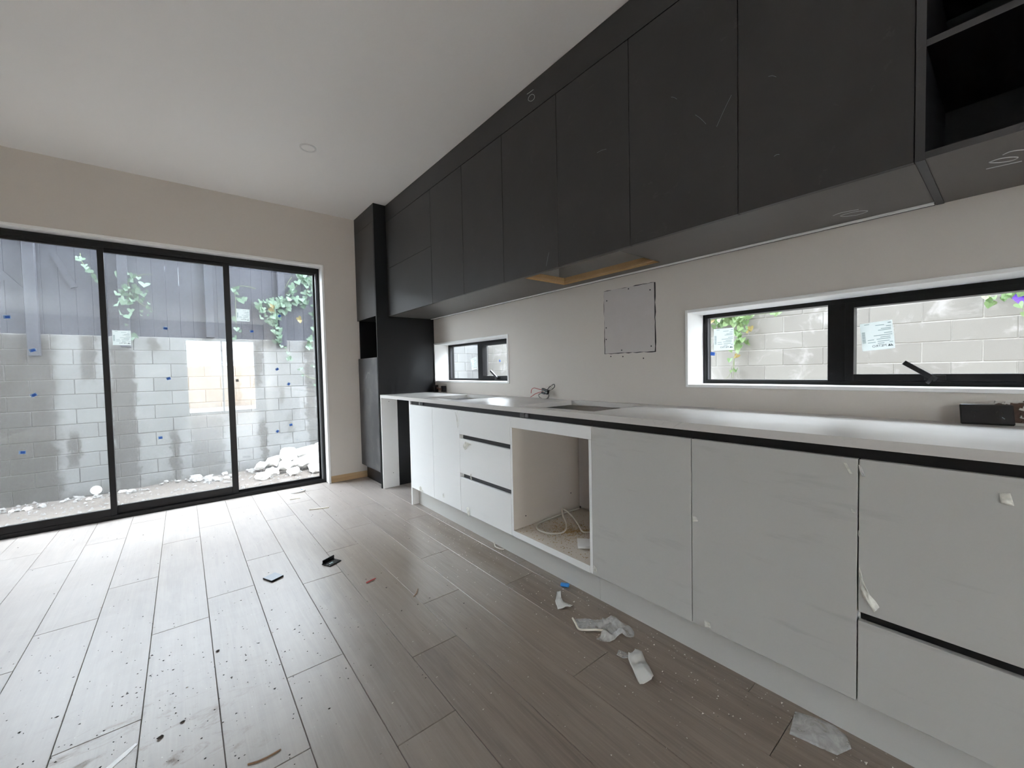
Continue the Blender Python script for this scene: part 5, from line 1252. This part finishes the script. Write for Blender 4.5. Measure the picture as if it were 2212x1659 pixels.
# paper and film scraps along the kickboard
def crumple(seed, h, sc=30):
    return lambda x, y: h * max(0.0, 0.35 + mnoise.noise(Vector((x * sc, y * sc, seed))))
sheet('paper_scrap', [(1.405, 1.415), (1.412, 1.395), (1.385, 1.372), (1.352, 1.312), (1.372, 1.280), (1.338, 1.292), (1.306, 1.312), (1.338, 1.360)], 'scrap_paper', None, crumple(1.0, 0.018), rings=5)
tag(bpy.data.objects['paper_scrap'], 'torn triangular white paper scrap nearest the blue chip', 'paper')
o = sheet('film_piece', [(1.302, 1.215), (1.372, 1.152), (1.430, 1.098), (1.360, 1.070), (1.330, 1.072), (1.268, 1.148)], 'film_clear', None, crumple(2.0, 0.008), rings=5)
tag(o, 'clear film scrap with a rolled cream edge on the floor', 'film')
MB().tube([(1.302, 1.216, 0.006), (1.283, 1.182, 0.008), (1.266, 1.147, 0.006), (1.286, 1.118, 0.008), (1.312, 1.094, 0.009), (1.335, 1.074, 0.006)], 0.0042, 7, 5).build('rolled_edge', 'cream_strip', o, smooth=True)
o = sheet('film_piece', [(1.385, 1.118), (1.425, 1.101), (1.445, 1.040), (1.432, 0.985), (1.400, 0.972), (1.368, 0.998), (1.325, 1.010), (1.253, 1.036), (1.262, 1.050), (1.330, 1.060), (1.352, 1.090)], 'film_milky', None, crumple(3.3, 0.034, 24), rings=7, jitter=0.003)
tag(o, 'crumpled clear plastic film lying beside the rolled-edge scrap', 'film')
o = sheet('paper_scrap', [(1.335, 0.918), (1.345, 0.895), (1.262, 0.792), (1.238, 0.786), (1.205, 0.811), (1.222, 0.845), (1.262, 0.898), (1.290, 0.918)], 'scrap_paper', None, crumple(4.7, 0.022, 26), rings=6)
tag(o, 'long folded white paper scrap lying furthest right of the scraps', 'paper')
o2 = sheet('film_tail', [(1.300, 0.932), (1.290, 0.962), (1.262, 0.952), (1.266, 0.925), (1.285, 0.908)], 'film_clear', o, crumple(5.1, 0.006), rings=3)
o = sheet('film_piece', [(1.478, 0.425), (1.508, 0.332), (1.494, 0.300), (1.448, 0.278), (1.398, 0.300), (1.370, 0.408)], 'film_milky', None, crumple(6.2, 0.006, 12), rings=5)
tag(o, 'flat rectangular milky film piece on the floor at the bottom right', 'film')
o = MB(); o.obox((1.478, 1.430, 0.007), (0.55, -0.83, 0), (0.83, 0.55, 0), (0, 0, 1), 0.022, 0.010, 0.007)
tag(o.build('blue_chip', 'blue_bit', bev=0.003), 'bright blue plastic chip against the kickboard', 'chip')
tag(MB().tube([(1.508, 2.075, 0.012), (1.500, 2.060, 0.004), (1.485, 2.030, 0.004), (1.490, 1.990, 0.004), (1.502, 1.965, 0.005)], 0.004, 6, 5).build('cable_end', 'white_wire', smooth=True), 'short cream cable end poking from under the kickboard below the drawers', 'cable')

# inside the doorless cabinet
zb = 0.1822
tag(MB().tube([(2.000, 1.790, zb + .006), (1.90, 1.800, zb + .007), (1.80, 1.795, zb + .006), (1.69, 1.790, zb + .006), (1.60, 1.765, zb + .006), (1.555, 1.70, zb + .006), (1.575, 1.62, zb + .006), (1.640, 1.590, zb + .008), (1.705, 1.630, zb + .022), (1.77, 1.72, zb + .040), (1.825, 1.775, zb + .048), (1.830, 1.72, zb + .032), (1.78, 1.61, zb + .014), (1.725, 1.525, zb + .007), (1.75, 1.49, zb + .006), (1.86, 1.47, zb + .006)], 0.0055, 8, 8).build('cable_coil', 'white_wire', smooth=True), 'looped cream cable lying inside the doorless white cabinet', 'cable')
q = MB(); q.obox((1.64, 1.365, zb + 0.012), (0.72, 0.69, 0), (-0.69, 0.72, 0), (0.0, 0.05, 1), 0.050, 0.090, 0.006)
tag(q.build('board_offcut', 'white_board', bev=0.001), 'small white board offcut inside the doorless cabinet', 'offcut')
rs = random.Random(8)
sd = MB()
for k in range(1500):
    if k < 600: x, y = 1.70 + rs.gauss(0, 0.06), 1.60 + rs.gauss(0, 0.07)
    elif k < 1000: x = rs.uniform(1.60, 1.80); y = 1.62 - (x - 1.60) * 0.55 + rs.gauss(0, 0.010)
    else: x, y = rs.uniform(1.47, 1.95), rs.uniform(1.25, 1.80)
    x = min(max(x, 1.465), 2.0); y = min(max(y, 1.247), 1.805)
    s = rs.uniform(0.0015, 0.0055); a = rs.uniform(0, 6.28)
    sd.add([(x + s * math.cos(a + 2.1 * i), y + s * math.sin(a + 2.1 * i) * rs.uniform(.5, 1.2), zb) for i in range(3)] + [(x, y, zb + s * 0.6)], [(0, 1, 3), (1, 2, 3), (2, 0, 3)])
tag(sd.build('sawdust', 'sawdust'), 'brown sawdust scattered on the floor of the doorless cabinet', 'sawdust', kind='stuff')

# building crumbs over the floor
for nm, mat, N_, lab in (('dust_crumbs', 'crumb_pale', 900, 'pale plaster crumbs scattered over the floor planks'), ('dirt_crumbs', 'crumb_dark', 700, 'dark dirt crumbs scattered over the floor planks')):
    cr = MB()
    for k in range(N_):
        if mat == 'crumb_pale':
            if k < 420: y = rs.uniform(0.1, 3.0); x = 1.50 - abs(rs.gauss(0, 0.16))
            else: x, y = rs.uniform(-0.6, 1.48), rs.uniform(0.3, 4.2)
        else:
            if k < 420: x, y = rs.gauss(-0.1, 0.35), rs.gauss(1.75, 0.30)
            else: x, y = rs.uniform(-1.2, 1.4), rs.uniform(0.9, 4.2)
        if x > 1.505: continue
        s = rs.uniform(0.0008, 0.0032) * (1.4 if rs.random() < 0.12 else 1.0); a = rs.uniform(0, 6.28); st_ = rs.uniform(0.5, 2.0)
        cr.add([(x + s * math.cos(a + 2.1 * i) * st_, y + s * math.sin(a + 2.1 * i), 0.0002) for i in range(3)] + [(x, y, s * 0.8)], [(0, 1, 3), (1, 2, 3), (2, 0, 3)])
    tag(cr.build(nm, mat), lab, 'debris', kind='stuff')

# scratches rubbed into the charcoal doors
SCR = [((0.649, 2.075), (0.701, 1.989)), ((0.781, 2.071), (0.740, 2.017)), ((0.531, 2.074), (0.508, 2.060)), ((0.514, 1.804), (0.498, 1.804)), ((1.612, 1.671), (1.589, 1.740)), ((0.879, 2.188), (0.855, 2.168)), ((1.254, 2.127), (1.200, 2.121))]
for (ya, za), (yb, zb_) in SCR:
    host = next(o for o in bpy.data.objects if o.name.startswith('door') and o.parent and o.parent.name.startswith('upper_cabinet') and abs(WL[o.name].y - (ya + yb) / 2) < 0.24)
    MB().tube([(XU - 0.0001, ya, za), (XU - 0.0001, (ya + yb) / 2, (za + zb_) / 2 + 0.003), (XU - 0.0001, yb, zb_)], 0.0004, 4, 4).build('scratch', 'ink_pale', host)
